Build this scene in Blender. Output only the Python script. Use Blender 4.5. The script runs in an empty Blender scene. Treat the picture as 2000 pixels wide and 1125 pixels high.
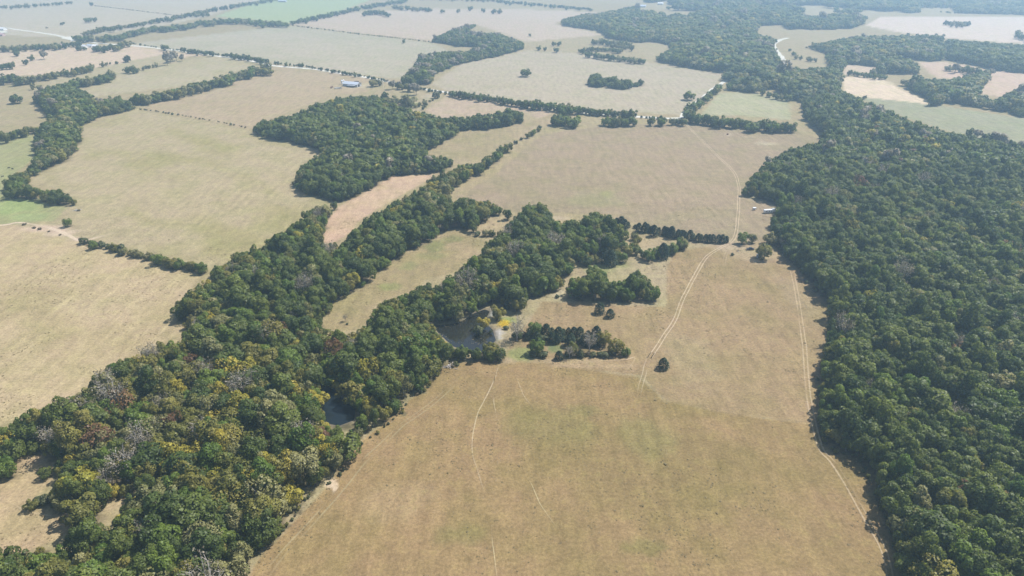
import bpy, bmesh, math, random
import numpy as np
from mathutils import Vector

# ------------------------------------------------------------------ camera, sky, sun, exposure
SC = bpy.context.scene
COL = SC.collection
CAM_H = 200.0
PITCH = math.radians(27.0)
cam_d = bpy.data.cameras.new("camera"); cam = bpy.data.objects.new("camera", cam_d); COL.objects.link(cam)
cam.location = (0, 0, CAM_H); cam.rotation_euler = (math.pi / 2 - PITCH, 0, 0)
cam_d.lens = 24.0; cam_d.sensor_width = 36.0; cam_d.clip_start = 1.0; cam_d.clip_end = 60000.0
SC.camera = cam

SUN_EL = math.radians(55.0); SUN_AZ = math.radians(62.0)       # azimuth from +Y towards +X
world = bpy.data.worlds.new("World"); SC.world = world; world.use_nodes = True
wn = world.node_tree.nodes; wl = world.node_tree.links; wn.clear()
sky = wn.new("ShaderNodeTexSky"); sky.sky_type = 'NISHITA'; sky.sun_disc = False
sky.sun_elevation = SUN_EL; sky.sun_rotation = SUN_AZ; sky.air_density = 1.0; sky.dust_density = 1.0
bgn = wn.new("ShaderNodeBackground"); bgn.inputs[1].default_value = 0.085
wo = wn.new("ShaderNodeOutputWorld"); wl.new(sky.outputs[0], bgn.inputs[0]); wl.new(bgn.outputs[0], wo.inputs[0])

sun_d = bpy.data.lights.new("sun", 'SUN'); sun = bpy.data.objects.new("sun", sun_d); COL.objects.link(sun)
sun_d.energy = 5.0; sun_d.angle = math.radians(0.55); sun_d.color = (1.0, 0.97, 0.93)
sdir = Vector((-math.sin(SUN_AZ) * math.cos(SUN_EL), -math.cos(SUN_AZ) * math.cos(SUN_EL), -math.sin(SUN_EL)))
sun.rotation_euler = sdir.to_track_quat('-Z', 'Y').to_euler()
sun.location = (400, 300, 900)
SC.view_settings.view_transform = 'Standard'; SC.view_settings.look = 'None'
SC.view_settings.exposure = 0.55; SC.view_settings.gamma = 1.0; SC.view_settings.use_curve_mapping = False
SC.cycles.max_bounces = 5; SC.cycles.diffuse_bounces = 3; SC.cycles.glossy_bounces = 2
SC.cycles.transmission_bounces = 3; SC.cycles.volume_bounces = 2; SC.cycles.transparent_max_bounces = 4
SC.cycles.use_denoising = True
HAZE_DENSITY = 2.4e-4

rng = np.random.default_rng(7)
random.seed(7)

# ------------------------------------------------------------------ map helpers (photo survey -> metres on the ground)
F = 1333.333
cp, sp = math.cos(PITCH), math.sin(PITCH)
def g(px, py, z=0.0):
    """ground position (x, y) of a surveyed point, at height z"""
    px = np.asarray(px, float); py = np.asarray(py, float)
    a = (px - 1000) / F; b = (562.5 - py) / F
    dz = b * cp - sp
    t = (z - CAM_H) / dz
    return a * t, (b * sp + cp) * t
def G(px, py, z=0.0):
    x, y = g(px, py, z); return float(x), float(y)
def pix(x, y, z):
    x = np.asarray(x, float); y = np.asarray(y, float); z = np.asarray(z, float)
    d = y * cp - (z - CAM_H) * sp
    u = y * sp + (z - CAM_H) * cp
    return 1000 + F * x / d, 562.5 - F * u / d, d
def wpoly(pts, z=0.0):
    p = np.array(pts, float); x, y = g(p[:, 0], p[:, 1], z); return np.stack([x, y], 1)
def inside(P, x, y):
    r = np.zeros(x.shape, bool); n = len(P)
    for i in range(n):
        x0, y0 = P[i]; x1, y1 = P[(i + 1) % n]
        if y0 == y1: continue
        c = (y0 > y) != (y1 > y)
        r ^= c & (x < (x1 - x0) * (y - y0) / (y1 - y0) + x0)
    return r
def edge_dist(P, x, y, closed=True):
    d = np.full(x.shape, 1e9); n = len(P)
    for i in range(n if closed else n - 1):
        a = P[i]; b = P[(i + 1) % n]; v = b - a; L = v @ v + 1e-9
        t = np.clip(((x - a[0]) * v[0] + (y - a[1]) * v[1]) / L, 0, 1)
        d = np.minimum(d, np.hypot(x - a[0] - t * v[0], y - a[1] - t * v[1]))
    return d
def sdist(P, x, y):
    """positive inside"""
    return np.where(inside(P, x, y), 1, -1) * edge_dist(P, x, y)
_perm = np.random.default_rng(3).random((256, 256))
def vnoise(x, y):
    xi = np.floor(x).astype(int); yi = np.floor(y).astype(int); fx = x - xi; fy = y - yi
    fx = fx * fx * (3 - 2 * fx); fy = fy * fy * (3 - 2 * fy)
    a = _perm[xi & 255, yi & 255]; b = _perm[(xi + 1) & 255, yi & 255]
    c = _perm[xi & 255, (yi + 1) & 255]; d = _perm[(xi + 1) & 255, (yi + 1) & 255]
    return (a * (1 - fx) + b * fx) * (1 - fy) + (c * (1 - fx) + d * fx) * fy
def fbm(x, y, s, o=4):
    r = 0; a = .5; t = 0
    for k in range(o):
        r = r + a * vnoise(x / s + 17.3 * k, y / s + 5.1 * k); t += a; a *= .5; s *= .5
    return r / t
def sstep(e0, e1, v):
    t = np.clip((v - e0) / (e1 - e0), 0, 1); return t * t * (3 - 2 * t)

# ------------------------------------------------------------------ object helpers
def tag(o, label=None, cat=None, group=None, kind=None):
    if label: o["label"] = label
    if cat: o["category"] = cat
    if group: o["group"] = group
    if kind: o["kind"] = kind
    return o
def link(name, me, parent=None, mats=()):
    o = bpy.data.objects.new(name, me); COL.objects.link(o)
    for m in mats: me.materials.append(m)
    if parent is not None: o.parent = parent
    return o
def empty(name, loc, rz=0.0, s=(1, 1, 1)):
    o = bpy.data.objects.new(name, None); COL.objects.link(o)
    o.empty_display_size = 1.0; o.location = loc; o.rotation_euler = (0, 0, rz); o.scale = s
    return o

# ------------------------------------------------------------------ materials
def mat(name):
    m = bpy.data.materials.new(name); m.use_nodes = True
    nt = m.node_tree; nt.nodes.clear()
    out = nt.nodes.new("ShaderNodeOutputMaterial")
    return m, nt, nt.nodes, nt.links, out
def plain(name, c, rough=.7, metal=0.0, var=.12, scale=2.0, spec=.3, bump=0.0):
    m, nt, N, L, out = mat(name)
    b = N.new("ShaderNodeBsdfPrincipled"); b.inputs["Roughness"].default_value = rough; b.inputs["Metallic"].default_value = metal
    b.inputs["Specular IOR Level"].default_value = spec
    t = N.new("ShaderNodeTexCoord"); n = N.new("ShaderNodeTexNoise"); n.inputs["Scale"].default_value = scale; n.inputs["Detail"].default_value = 5
    L.new(t.outputs["Object"], n.inputs["Vector"])
    r = N.new("ShaderNodeMapRange"); r.inputs[1].default_value = .3; r.inputs[2].default_value = .7
    r.inputs[3].default_value = 1 - var; r.inputs[4].default_value = 1 + var
    L.new(n.outputs["Fac"], r.inputs[0])
    x = N.new("ShaderNodeVectorMath"); x.operation = 'SCALE'; x.inputs[0].default_value = c
    L.new(r.outputs[0], x.inputs["Scale"]); L.new(x.outputs[0], b.inputs["Base Color"])
    if bump:
        bp = N.new("ShaderNodeBump"); bp.inputs["Strength"].default_value = bump; bp.inputs["Distance"].default_value = .05
        L.new(n.outputs["Fac"], bp.inputs["Height"]); L.new(bp.outputs[0], b.inputs["Normal"])
    L.new(b.outputs[0], out.inputs[0]); return m

def leaf_mat(name, c0, c1, trans=.28, hue=.0, rough=.55):
    """c0..c1: range of leaf colour from tree to tree; a per-leaf tint varies it within the crown"""
    m, nt, N, L, out = mat(name)
    oi = N.new("ShaderNodeObjectInfo")
    mx = N.new("ShaderNodeMix"); mx.data_type = 'RGBA'; mx.inputs[6].default_value = (*c0, 1); mx.inputs[7].default_value = (*c1, 1)
    L.new(oi.outputs["Random"], mx.inputs[0])
    at = N.new("ShaderNodeAttribute"); at.attribute_name = "tint"
    mr = N.new("ShaderNodeMapRange"); mr.inputs[3].default_value = .45; mr.inputs[4].default_value = 1.25
    L.new(at.outputs["Fac"], mr.inputs[0])
    sc = N.new("ShaderNodeVectorMath"); sc.operation = 'SCALE'; L.new(mx.outputs[2], sc.inputs[0]); L.new(mr.outputs[0], sc.inputs["Scale"])
    an = N.new("ShaderNodeAttribute"); an.attribute_name = "nrm"
    vt = N.new("ShaderNodeVectorTransform"); vt.vector_type = 'NORMAL'; vt.convert_from = 'OBJECT'; vt.convert_to = 'WORLD'
    L.new(an.outputs["Vector"], vt.inputs[0])
    b = N.new("ShaderNodeBsdfPrincipled"); b.inputs["Roughness"].default_value = rough; b.inputs["Specular IOR Level"].default_value = .35
    L.new(vt.outputs[0], b.inputs["Normal"])
    L.new(sc.outputs[0], b.inputs["Base Color"])
    tr = N.new("ShaderNodeBsdfTranslucent")
    tc = N.new("ShaderNodeVectorMath"); tc.operation = 'MULTIPLY'; tc.inputs[1].default_value = (1.25, 1.35, .6)
    L.new(sc.outputs[0], tc.inputs[0]); L.new(tc.outputs[0], tr.inputs[0])
    ms = N.new("ShaderNodeMixShader"); ms.inputs[0].default_value = trans
    L.new(b.outputs[0], ms.inputs[1]); L.new(tr.outputs[0], ms.inputs[2]); L.new(ms.outputs[0], out.inputs[0])
    return m

def ground_mat(name, fine=1.0, bump=.6):
    """soil and grass: the colour of each place comes from the surveyed 'col' attribute, grain from noise"""
    m, nt, N, L, out = mat(name)
    at = N.new("ShaderNodeAttribute"); at.attribute_name = "col"
    ge = N.new("ShaderNodeNewGeometry")
    def noise(scale, det, rough=.6, stretch=None, rz=0):
        n = N.new("ShaderNodeTexNoise"); n.inputs["Scale"].default_value = scale; n.inputs["Detail"].default_value = det; n.inputs["Roughness"].default_value = rough
        if stretch:
            mp = N.new("ShaderNodeMapping"); mp.inputs["Scale"].default_value = stretch; mp.inputs["Rotation"].default_value = (0, 0, rz)
            L.new(ge.outputs["Position"], mp.inputs["Vector"]); L.new(mp.outputs[0], n.inputs["Vector"])
        else: L.new(ge.outputs["Position"], n.inputs["Vector"])
        return n
    def rng_(n, a, b, lo=.3, hi=.7):
        r = N.new("ShaderNodeMapRange"); r.inputs[1].default_value = lo; r.inputs[2].default_value = hi; r.inputs[3].default_value = a; r.inputs[4].default_value = b
        L.new(n.outputs["Fac"], r.inputs[0]); return r
    n1 = noise(.75, 5, .8); n2 = noise(.16, 6, .65); n3 = noise(.035, 5, .6); n4 = noise(.22, 4, .6, (1, .16, 1), .35)
    r1 = rng_(n1, 1 - .36 * fine, 1 + .36 * fine); r2 = rng_(n2, 1 - .17 * fine, 1 + .17 * fine); r4 = rng_(n4, 1 - .13 * fine, 1 + .13 * fine)
    p = N.new("ShaderNodeMath"); p.operation = 'MULTIPLY'; L.new(r1.outputs[0], p.inputs[0]); L.new(r2.outputs[0], p.inputs[1])
    q = N.new("ShaderNodeMath"); q.operation = 'MULTIPLY'; L.new(p.outputs[0], q.inputs[0]); L.new(r4.outputs[0], q.inputs[1])
    sc = N.new("ShaderNodeVectorMath"); sc.operation = 'SCALE'; L.new(at.outputs["Color"], sc.inputs[0]); L.new(q.outputs[0], sc.inputs["Scale"])
    # patches a little greener / redder
    gr = N.new("ShaderNodeVectorMath"); gr.operation = 'MULTIPLY'; gr.inputs[1].default_value = (.88, .96, .80); L.new(sc.outputs[0], gr.inputs[0])
    r3 = rng_(n3, 0, 1, .42, .62)
    r5 = rng_(n2, 0, .9, .48, .66)
    mxm = N.new("ShaderNodeMath"); mxm.operation = 'MAXIMUM'; L.new(r3.outputs[0], mxm.inputs[0]); L.new(r5.outputs[0], mxm.inputs[1])
    mxf = N.new("ShaderNodeMath"); mxf.operation = 'MULTIPLY'; mxf.inputs[1].default_value = .75 * fine; L.new(mxm.outputs[0], mxf.inputs[0])
    mx = N.new("ShaderNodeMix"); mx.data_type = 'RGBA'; L.new(mxf.outputs[0], mx.inputs[0]); L.new(sc.outputs[0], mx.inputs[6]); L.new(gr.outputs[0], mx.inputs[7])
    b = N.new("ShaderNodeBsdfPrincipled"); b.inputs["Roughness"].default_value = .95; b.inputs["Specular IOR Level"].default_value = .05
    L.new(mx.outputs[2], b.inputs["Base Color"])
    bp = N.new("ShaderNodeBump"); bp.inputs["Strength"].default_value = bump; bp.inputs["Distance"].default_value = .35
    L.new(n1.outputs["Fac"], bp.inputs["Height"]); L.new(bp.outputs[0], b.inputs["Normal"])
    L.new(b.outputs[0], out.inputs[0]); return m

def water_mat(name, c):
    m, nt, N, L, out = mat(name)
    b = N.new("ShaderNodeBsdfPrincipled"); b.inputs["Base Color"].default_value = (*c, 1); b.inputs["Roughness"].default_value = .06
    b.inputs["IOR"].default_value = 1.5 if 'curved' in name else 1.33; b.inputs["Specular IOR Level"].default_value = .9 if 'curved' in name else .3
    ge = N.new("ShaderNodeNewGeometry"); n = N.new("ShaderNodeTexNoise"); n.inputs["Scale"].default_value = .9; n.inputs["Detail"].default_value = 3
    L.new(ge.outputs["Position"], n.inputs["Vector"])
    bp = N.new("ShaderNodeBump"); bp.inputs["Strength"].default_value = .05; bp.inputs["Distance"].default_value = .05
    L.new(n.outputs["Fac"], bp.inputs["Height"]); L.new(bp.outputs[0], b.inputs["Normal"]); L.new(b.outputs[0], out.inputs[0]); return m

M_ground = ground_mat("dry_grass")
M_track = ground_mat("track_soil", .7, .4)
M_bark = plain("bark", (.16, .13, .105), .9, var=.3, scale=1.2)
M_palebark = plain("pale_bark", (.42, .38, .345), .9, var=.25, scale=1.2)
LEAF = {
    'oak':    leaf_mat("leaf_dark_green", (.064, .097, .018), (.158, .186, .030)),
    'green':  leaf_mat("leaf_mid_green", (.095, .155, .018), (.165, .215, .028)),
    'olive':  leaf_mat("leaf_olive", (.160, .165, .032), (.270, .235, .052)),
    'pale':   leaf_mat("leaf_faded", (.190, .190, .066), (.285, .258, .102), .2),
    'yellow': leaf_mat("leaf_yellow", (.300, .280, .036), (.440, .350, .050), .25),
    'grey':   leaf_mat("leaf_withered", (.240, .205, .145), (.310, .265, .190), .15),
    'rust':   leaf_mat("leaf_rust", (.170, .085, .045), (.230, .130, .050), .2),
    'cedar':  leaf_mat("leaf_cedar", (.030, .056, .026), (.052, .080, .034), .12),
    'shrub':  leaf_mat("leaf_shrub", (.085, .110, .042), (.150, .155, .062), .2),
    'tuft':   leaf_mat("grass_blades", (.250, .205, .098), (.310, .235, .125), .2),
    'brush':  leaf_mat("leaf_dry_brush", (.130, .105, .062), (.180, .145, .080), .15),
}

# ------------------------------------------------------------------ the survey: woods, clearings, fields (photo points)
WOODS = {}
WOODS['forest'] = [(1772,1150),(1746,1063),(1741,1039),(1697,937),(1678,890),(1642,884),(1617,867),(1601,829),(1608,790),(1597,738),(1611,702),(1622,632),(1622,593),(1573,548),(1562,523),(1527,492),(1510,471),(1510,446),(1508,428),(1519,401),(1496,392),(1450,386),(1450,372),(1464,350),(1496,315),(1541,290),(1580,283),(1615,272),(1600,258),(1587,250),(1576,235),(1570,210),(1560,200),(1600,185),(1640,175),(1671,189),(1734,217),(1783,238),(1846,255),(1909,269),(1965,280),(2040,300),(2230,345),(2300,700),(2300,1260),(1800,1260)]
WOODS['mixed'] = [(626,639),(690,648),(720,628),(727,600),(762,581),(807,566),(830,546),(850,560),(850,600),(845,640),(868,662),(890,672),(935,674),(965,664),(986,682),(980,702),(895,703),(860,722),(832,757),(800,781),(779,808),(737,847),(702,865),(689,868),(668,890),(673,918),(647,941),(616,955),(591,976),(581,997),(553,1032),(525,1060),(483,1088),(468,1125),(440,1260),(-160,1260),(-160,1082),(0,1068),(20,1080),(50,1070),(92,1063),(122,1056),(119,1035),(150,1012),(120,1003),(80,1000),(38,992),(55,968),(98,940),(80,935),(85,918),(112,905),(95,884),(60,884),(33,890),(28,925),(0,937),(-160,955),(-160,890),(-60,850),(10,825),(60,800),(122,778),(147,760),(178,742),(203,717),(245,689),(266,696),(297,675),(322,658),(371,637),(350,626),(340,607),(336,597),(350,581),(385,560),(406,539),(410,525),(455,504),(462,490),(514,485),(560,500),(640,560)]
WOODS['creek'] = [(462,490),(514,483),(518,465),(560,444),(595,416),(630,396),(660,394),(664,400),(645,425),(627,458),(634,480),(652,473),(688,450),(708,421),(757,393),(802,369),(840,348),(880,332),(900,320),(930,318),(955,303),(975,311),(932,346),(890,367),(872,388),(895,386),(909,382),(930,389),(961,393),(979,403),(1010,416),(1012,431),(986,433),(975,427),(954,427),(932,442),(925,458),(909,448),(893,447),(862,459),(823,483),(767,508),(704,567),(652,592),(640,600),(628,640),(600,640),(500,560)]
WOODS['pondside'] = [(850,600),(845,560),(838,545),(895,527),(923,499),(947,476),(958,467),(986,446),(1000,428),(1014,411),(1035,392),(1066,400),(1073,414),(1085,420),(1085,430),(1136,430),(1140,420),(1160,414),(1178,415),(1200,430),(1222,440),(1225,460),(1205,480),(1205,500),(1168,506),(1135,513),(1122,518),(1118,540),(1100,552),(1100,568),(1084,571),(1049,581),(1031,592),(1020,607),(1000,620),(984,612),(975,592),(951,603),(930,612),(905,628),(880,632),(848,640)]
WOODS['spur'] = [(1095,585),(1101,560),(1118,541),(1142,537),(1150,520),(1170,523),(1192,548),(1224,541),(1238,525),(1260,530),(1267,551),(1288,562),(1302,574),(1292,592),(1245,593),(1182,592),(1140,589)]
WOODS['block'] = [(484,257),(505,236),(530,233),(575,223),(620,203),(660,190),(700,187),(735,186),(760,200),(800,213),(828,219),(867,232),(916,227),(965,222),(993,212),(1022,219),(1025,241),(986,249),(947,256),(902,256),(874,274),(850,287),(825,302),(874,305),(891,316),(870,334),(842,341),(765,345),(720,373),(681,392),(665,396),(630,389),(595,379),(567,357),(574,336),(609,308),(632,294),(560,277),(525,272)]
WOODS['brook'] = [(66,190),(80,173),(100,168),(130,160),(160,176),(180,188),(200,193),(232,187),(265,203),(262,214),(235,222),(200,230),(165,245),(152,252),(159,267),(157,287),(142,302),(115,324),(85,337),(60,349),(50,360),(100,370),(110,365),(148,383),(147,404),(120,402),(85,397),(30,389),(10,372),(10,355),(25,338),(50,325),(68,310),(65,290),(70,270),(77,245),(97,230),(90,215),(75,205)]
WOODS['draw'] = [(783,168),(783,152),(800,135),(815,119),(817,105),(874,99),(895,100),(925,97),(940,93),(895,92),(874,87),(842,84),(846,72),(902,51),(930,45),(934,50),(905,66),(916,62),(975,64),(986,69),(1021,81),(1025,97),(965,113),(895,127),(848,147),(838,167)]
WOODS['island'] = [(1146,169),(1149,152),(1158,144),(1168,141),(1178,151),(1192,150),(1202,146),(1211,157),(1228,152),(1237,161),(1252,155),(1260,160),(1254,169),(1236,172),(1222,177),(1196,174),(1185,169),(1170,172)]
WOODS['hill'] = [(1084,40),(1105,52),(1175,63),(1190,76),(1245,85),(1275,82),(1312,90),(1292,104),(1270,116),(1300,125),(1342,134),(1412,145),(1420,165),(1412,177),(1468,183),(1510,175),(1538,192),(1565,203),(1640,178),(1645,150),(1640,125),(1612,128),(1570,134),(1535,126),(1530,112),(1522,104),(1512,90),(1525,76),(1480,66),(1480,52),(1530,50),(1545,60),(1660,58),(1690,46),(1700,32),(1800,25),(1990,30),(2100,36),(2200,40),(2250,8),(2100,-20),(1900,-30),(1500,-30),(1270,-20),(1250,8),(1180,22),(1160,26),(1140,26)]
WOODS['valley'] = [(1545,88),(1600,82),(1655,72),(1690,68),(1760,68),(1842,78),(1846,100),(1838,120),(1793,122),(1795,135),(1815,152),(1850,152),(1900,142),(1935,134),(1930,152),(1908,180),(1940,192),(1965,180),(2010,162),(2120,150),(2120,245),(1990,229),(1910,211),(1850,203),(1828,206),(1790,182),(1745,160),(1715,150),(1715,132),(1650,126),(1640,150),(1625,140),(1612,105),(1575,95)]
WOODS['knoll'] = [(1850,118),(1852,95),(1842,80),(1860,70),(1930,78),(2010,88),(2150,100),(2150,160),(2010,146),(1950,140),(1900,128)]
# pixel regions kept free of crowns
VOIDS = [
    [(627,752),(648,762),(660,785),(686,800),(684,816),(668,824),(645,822),(634,790)],               # small pond
    [(856,646),(874,657),(888,669),(919,671),(930,650),(945,660),(975,664),(982,646),(961,636),(958,624),(966,607),(951,605),(930,614),(909,628),(895,639)],
    [(185,990),(205,975),(245,972),(250,990),(225,1010),(205,1030),(190,1010)],                     # bare gap in the mixed wood
    [(933,446),(940,430),(1000,428),(1000,436),(985,446),(960,450)],
    [(1235,90),(1297,92),(1290,106),(1245,108)],
    [(1573,17),(1611,17),(1611,28),(1573,28)],[(1545,60),(1650,58),(1650,72),(1545,72)],
    [(1690,32),(1990,32),(1990,86),(1900,80),(1846,74),(1760,62),(1690,52)],
    [(1798,10),(1865,12),(1865,21),(1798,20)],
    [(1478,52),(1524,54),(1524,64),(1485,66)],
    [(1405,170),(1428,146),(1434,150),(1412,176)],[(1528,126),(1522,104),(1508,88),(1522,76),(1530,78),(1518,90),(1530,104),(1536,126)],
    [(1250,8),(1300,6),(1300,16),(1250,18)],
    [(1485,398),(1512,398),(1514,420),(1485,424)],
    [(634,476),(630,460),(648,425),(666,402),(690,388),(722,371),(766,344),(844,341),(834,354),(806,370),(760,396),(712,424),(690,450),(654,474)],
]
WEIGHT = {  # oak green olive pale yellow grey rust cedar
    'forest':   [.80, .07, .060, .030, .008, .022, .006, .0],
    'mixed':    [.12, .13, .37, .15, .15, .06, .02, .0],
    'creek':    [.60, .16, .13, .05, .04, .02, .0, .0],
    'pondside': [.50, .30, .10, .05, .02, .02, .0, .01],
    'spur':     [.35, .30, .20, .10, .03, .0, .0, .02],
    'block':    [.78, .08, .08, .04, .01, .01, .0, .0],
    'brook':    [.62, .08, .16, .10, .0, .04, .0, .0],
    'draw':     [.62, .10, .12, .08, .0, .08, .0, .0],
    'island':   [.95, .05, 0, 0, 0, 0, 0, 0],
    'hill':     [.50, .10, .19, .18, .01, .02, .0, .0],
    'valley':   [.44, .12, .22, .19, .01, .02, .0, .0],
    'knoll':    [.85, .05, .06, .04, .0, .0, .0, .0],
}
SPEC = ['oak', 'green', 'olive', 'pale', 'yellow', 'grey', 'rust', 'cedar']
RMEAN = {'forest': 4.1, 'mixed': 4.2, 'creek': 4.3, 'pondside': 4.3, 'spur': 4.0, 'block': 4.6, 'brook': 5.2, 'draw': 5.0, 'island': 4.2, 'hill': 6.6, 'valley': 6.4, 'knoll': 6.6}
ZF = {'brook': .88, 'draw': .8, 'island': .85, 'hill': .8, 'valley': .8, 'knoll': .85, 'block': .92}

# ------------------------------------------------------------------ tree forms
def quads_mesh(name, P, N_, size, tint, rg):
    n = len(P)
    r = rg.normal(size=(n, 3)); T = np.cross(N_, r); T /= np.linalg.norm(T, axis=1, keepdims=True) + 1e-9
    B = np.cross(N_, T)
    a = size[:, None] * T; b = size[:, None] * B * rg.uniform(.55, .95, (n, 1))
    k = size[:, None] * N_ * rg.uniform(-.25, .25, (n, 1))
    V = np.stack([P - a + k, P - b - k, P + a + k, P + b - k], 1).reshape(-1, 3)
    return V, np.concatenate([np.repeat(tint, 4)[:, None], np.repeat(N_, 4, 0)], 1)
def make_mesh(name, V, faces_per, tint=None, extra=None, mats=()):
    me = bpy.data.meshes.new(name)
    nq = len(V) // 4
    verts = V; idx = np.arange(nq * 4, dtype=np.int32)
    loops = [idx]; starts = [np.arange(nq, dtype=np.int32) * 4]; mi = [np.zeros(nq, np.int32)]
    tv = tint
    if extra is not None:
        EV, EF = extra                       # quads (m,4)
        loops.append((EF + len(V)).reshape(-1).astype(np.int32)); starts.append(nq * 4 + np.arange(len(EF), dtype=np.int32) * 4)
        mi.append(np.ones(len(EF), np.int32)); verts = np.concatenate([V, EV]); tv = np.concatenate([tint, np.tile([.5, 0, 0, 1], (len(EV), 1))])
    loops = np.concatenate(loops); starts = np.concatenate(starts); mi = np.concatenate(mi)
    me.vertices.add(len(verts)); me.vertices.foreach_set("co", verts.astype(np.float32).ravel())
    me.loops.add(len(loops)); me.loops.foreach_set("vertex_index", loops)
    me.polygons.add(len(starts)); me.polygons.foreach_set("loop_start", starts)
    me.polygons.foreach_set("material_index", mi)
    me.update(calc_edges=True)
    if tint is not None:
        at = me.attributes.new("tint", 'FLOAT', 'POINT'); at.data.foreach_set("value", tv[:, 0].astype(np.float32).copy())
        at = me.attributes.new("nrm", 'FLOAT_VECTOR', 'POINT'); at.data.foreach_set("vector", tv[:, 1:].astype(np.float32).ravel())
    for m in mats: me.materials.append(m)
    return me
def limb(p0, p1, r0, r1, n=5, bend=None):
    p0 = np.array(p0, float); p1 = np.array(p1, float); rings = 4 if bend is not None else 2
    V = []; F_ = []
    for k in range(rings):
        t = k / (rings - 1); c = p0 + (p1 - p0) * t
        if bend is not None: c = c + np.array(bend) * math.sin(math.pi * t)
        d = p1 - p0; d = d / np.linalg.norm(d); u = np.cross(d, (.3, .5, .8)); u /= np.linalg.norm(u); w = np.cross(d, u); r = r0 + (r1 - r0) * t
        for j in range(n):
            a = 2 * math.pi * j / n; V.append(c + r * (math.cos(a) * u + math.sin(a) * w))
    for k in range(rings - 1):
        for j in range(n):
            F_.append((k * n + j, k * n + (j + 1) % n, (k + 1) * n + (j + 1) % n, (k + 1) * n + j))
    return np.array(V), np.array(F_)
def join_parts(parts):
    Vs = []; Fs = []; o = 0
    for V, F_ in parts: Vs.append(V); Fs.append(F_ + o); o += len(V)
    return np.concatenate(Vs), np.concatenate(Fs)

def form_broad(seed, R=6.0, H=15.5, base=3.0, nl=22, nq=2000, leaf=.40, spread=.64, rough=.5, low=.38):
    rg = np.random.default_rng(seed); c = np.array([0, 0, base + (H - base) * .46]); hz = (H - base) * .5
    d = rg.normal(size=(nl, 3)); d[:, 2] = np.abs(d[:, 2]) * .95 - low; d /= np.linalg.norm(d, axis=1, keepdims=True)
    rad = rg.uniform(.62, 1.22, nl)
    lop = 1 + .30 * np.cos(np.arctan2(d[:, 1], d[:, 0]) - rg.uniform(0, 6.28))
    L = c + d * np.array([R, R, hz]) * spread * (rad * lop)[:, None]
    r = R * rg.uniform(.17, .44, nl)
    L = np.vstack([L, c + [0, 0, -.1 * hz]]); r = np.append(r, R * .55); lt = rg.uniform(.2, .8, nl + 1)
    need = nq; P = []; Nn = []; tt = []
    while need > 0:
        m = need * 3 + 100
        i = rg.choice(nl + 1, m, p=r ** 2 / (r ** 2).sum())
        v = rg.normal(size=(m, 3)); v[:, 2] += .35; v /= np.linalg.norm(v, axis=1, keepdims=True)
        p = L[i] + v * (r[i] * rg.uniform(.80, 1.06, m))[:, None]
        dd = np.linalg.norm(p[:, None] - L[None], axis=2) / r[None]
        ok = (dd.min(1) > .74) & (p[:, 2] > base * .35)
        p = p[ok][:need]; v = v[ok][:need]; i = i[ok][:need]
        P.append(p); Nn.append(v); tt.append(lt[i]); need -= len(p)
    P = np.concatenate(P); Nn = np.concatenate(Nn); tt = np.concatenate(tt)
    Nn = Nn + rough * rg.normal(size=Nn.shape); Nn /= np.linalg.norm(Nn, axis=1, keepdims=True)
    size = leaf * rg.uniform(.6, 1.5, len(P))
    tint = np.clip(.55 * tt + .45 * rg.random(len(P)), 0, 1)
    out_ = (P - c - [0, 0, -.35 * hz]) / np.array([R, R, hz]); out_ /= np.linalg.norm(out_, axis=1, keepdims=True)
    Ns = Nn * 1.0 + out_ * .32; Ns /= np.linalg.norm(Ns, axis=1, keepdims=True)
    V, T = quads_mesh('c', P, Nn, size, tint, rg); T[:, 1:] = np.repeat(Ns, 4, 0)
    parts = [limb((0, 0, -.3), (rg.normal() * .2, rg.normal() * .2, c[2]), R * .055, R * .032, 7)]
    for k in rg.permutation(nl)[:6]:
        parts.append(limb((0, 0, base + (c[2] - base) * rg.uniform(0, .7)), L[k], R * .026, R * .010, 4))
    return (V, T), join_parts(parts)
def form_bare(seed, R=5.0, H=13.0, nq=700, leaf=.28, twigs=60):
    rg = np.random.default_rng(seed); parts = [limb((0, 0, -.3), (.2, .1, H * .42), R * .06, R * .04, 6)]; tips = []
    for k in range(11):
        a = 2 * math.pi * k / 11 + rg.uniform(-.3, .3); z0 = H * rg.uniform(.2, .42); rr = R * rg.uniform(.35, .8)
        e = np.array([rr * math.cos(a), rr * math.sin(a), H * rg.uniform(.62, .98)])
        b = np.array([math.cos(a), math.sin(a), -.2]) * rg.uniform(.2, .7)
        s = np.array([.15, .08, z0]); parts.append(limb(s, e, R * .032, R * .012, 4, b)); tips.append(e)
        for j in range(twigs // 11):
            t = rg.uniform(.35, 1); q = s + (e - s) * t + b * math.sin(math.pi * t)
            w = rg.normal(size=3); w[2] = abs(w[2]) * .8; w[:2] += np.array([math.cos(a), math.sin(a)]) * .6; w /= np.linalg.norm(w)
            q2 = q + w * R * rg.uniform(.22, .45); parts.append(limb(q, q2, R * .013, R * .005, 3)); tips.append(q2)
    tips = np.array(tips); i = rg.integers(0, len(tips), nq)
    P = tips[i] + rg.normal(size=(nq, 3)) * R * .11; N_ = rg.normal(size=(nq, 3)); N_[:, 2] += .6; N_ /= np.linalg.norm(N_, axis=1, keepdims=True)
    V, T = quads_mesh('c', P, N_, leaf * rg.uniform(.5, 1.4, nq), rg.random(nq), rg)
    return (V, T), join_parts(parts)
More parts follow.
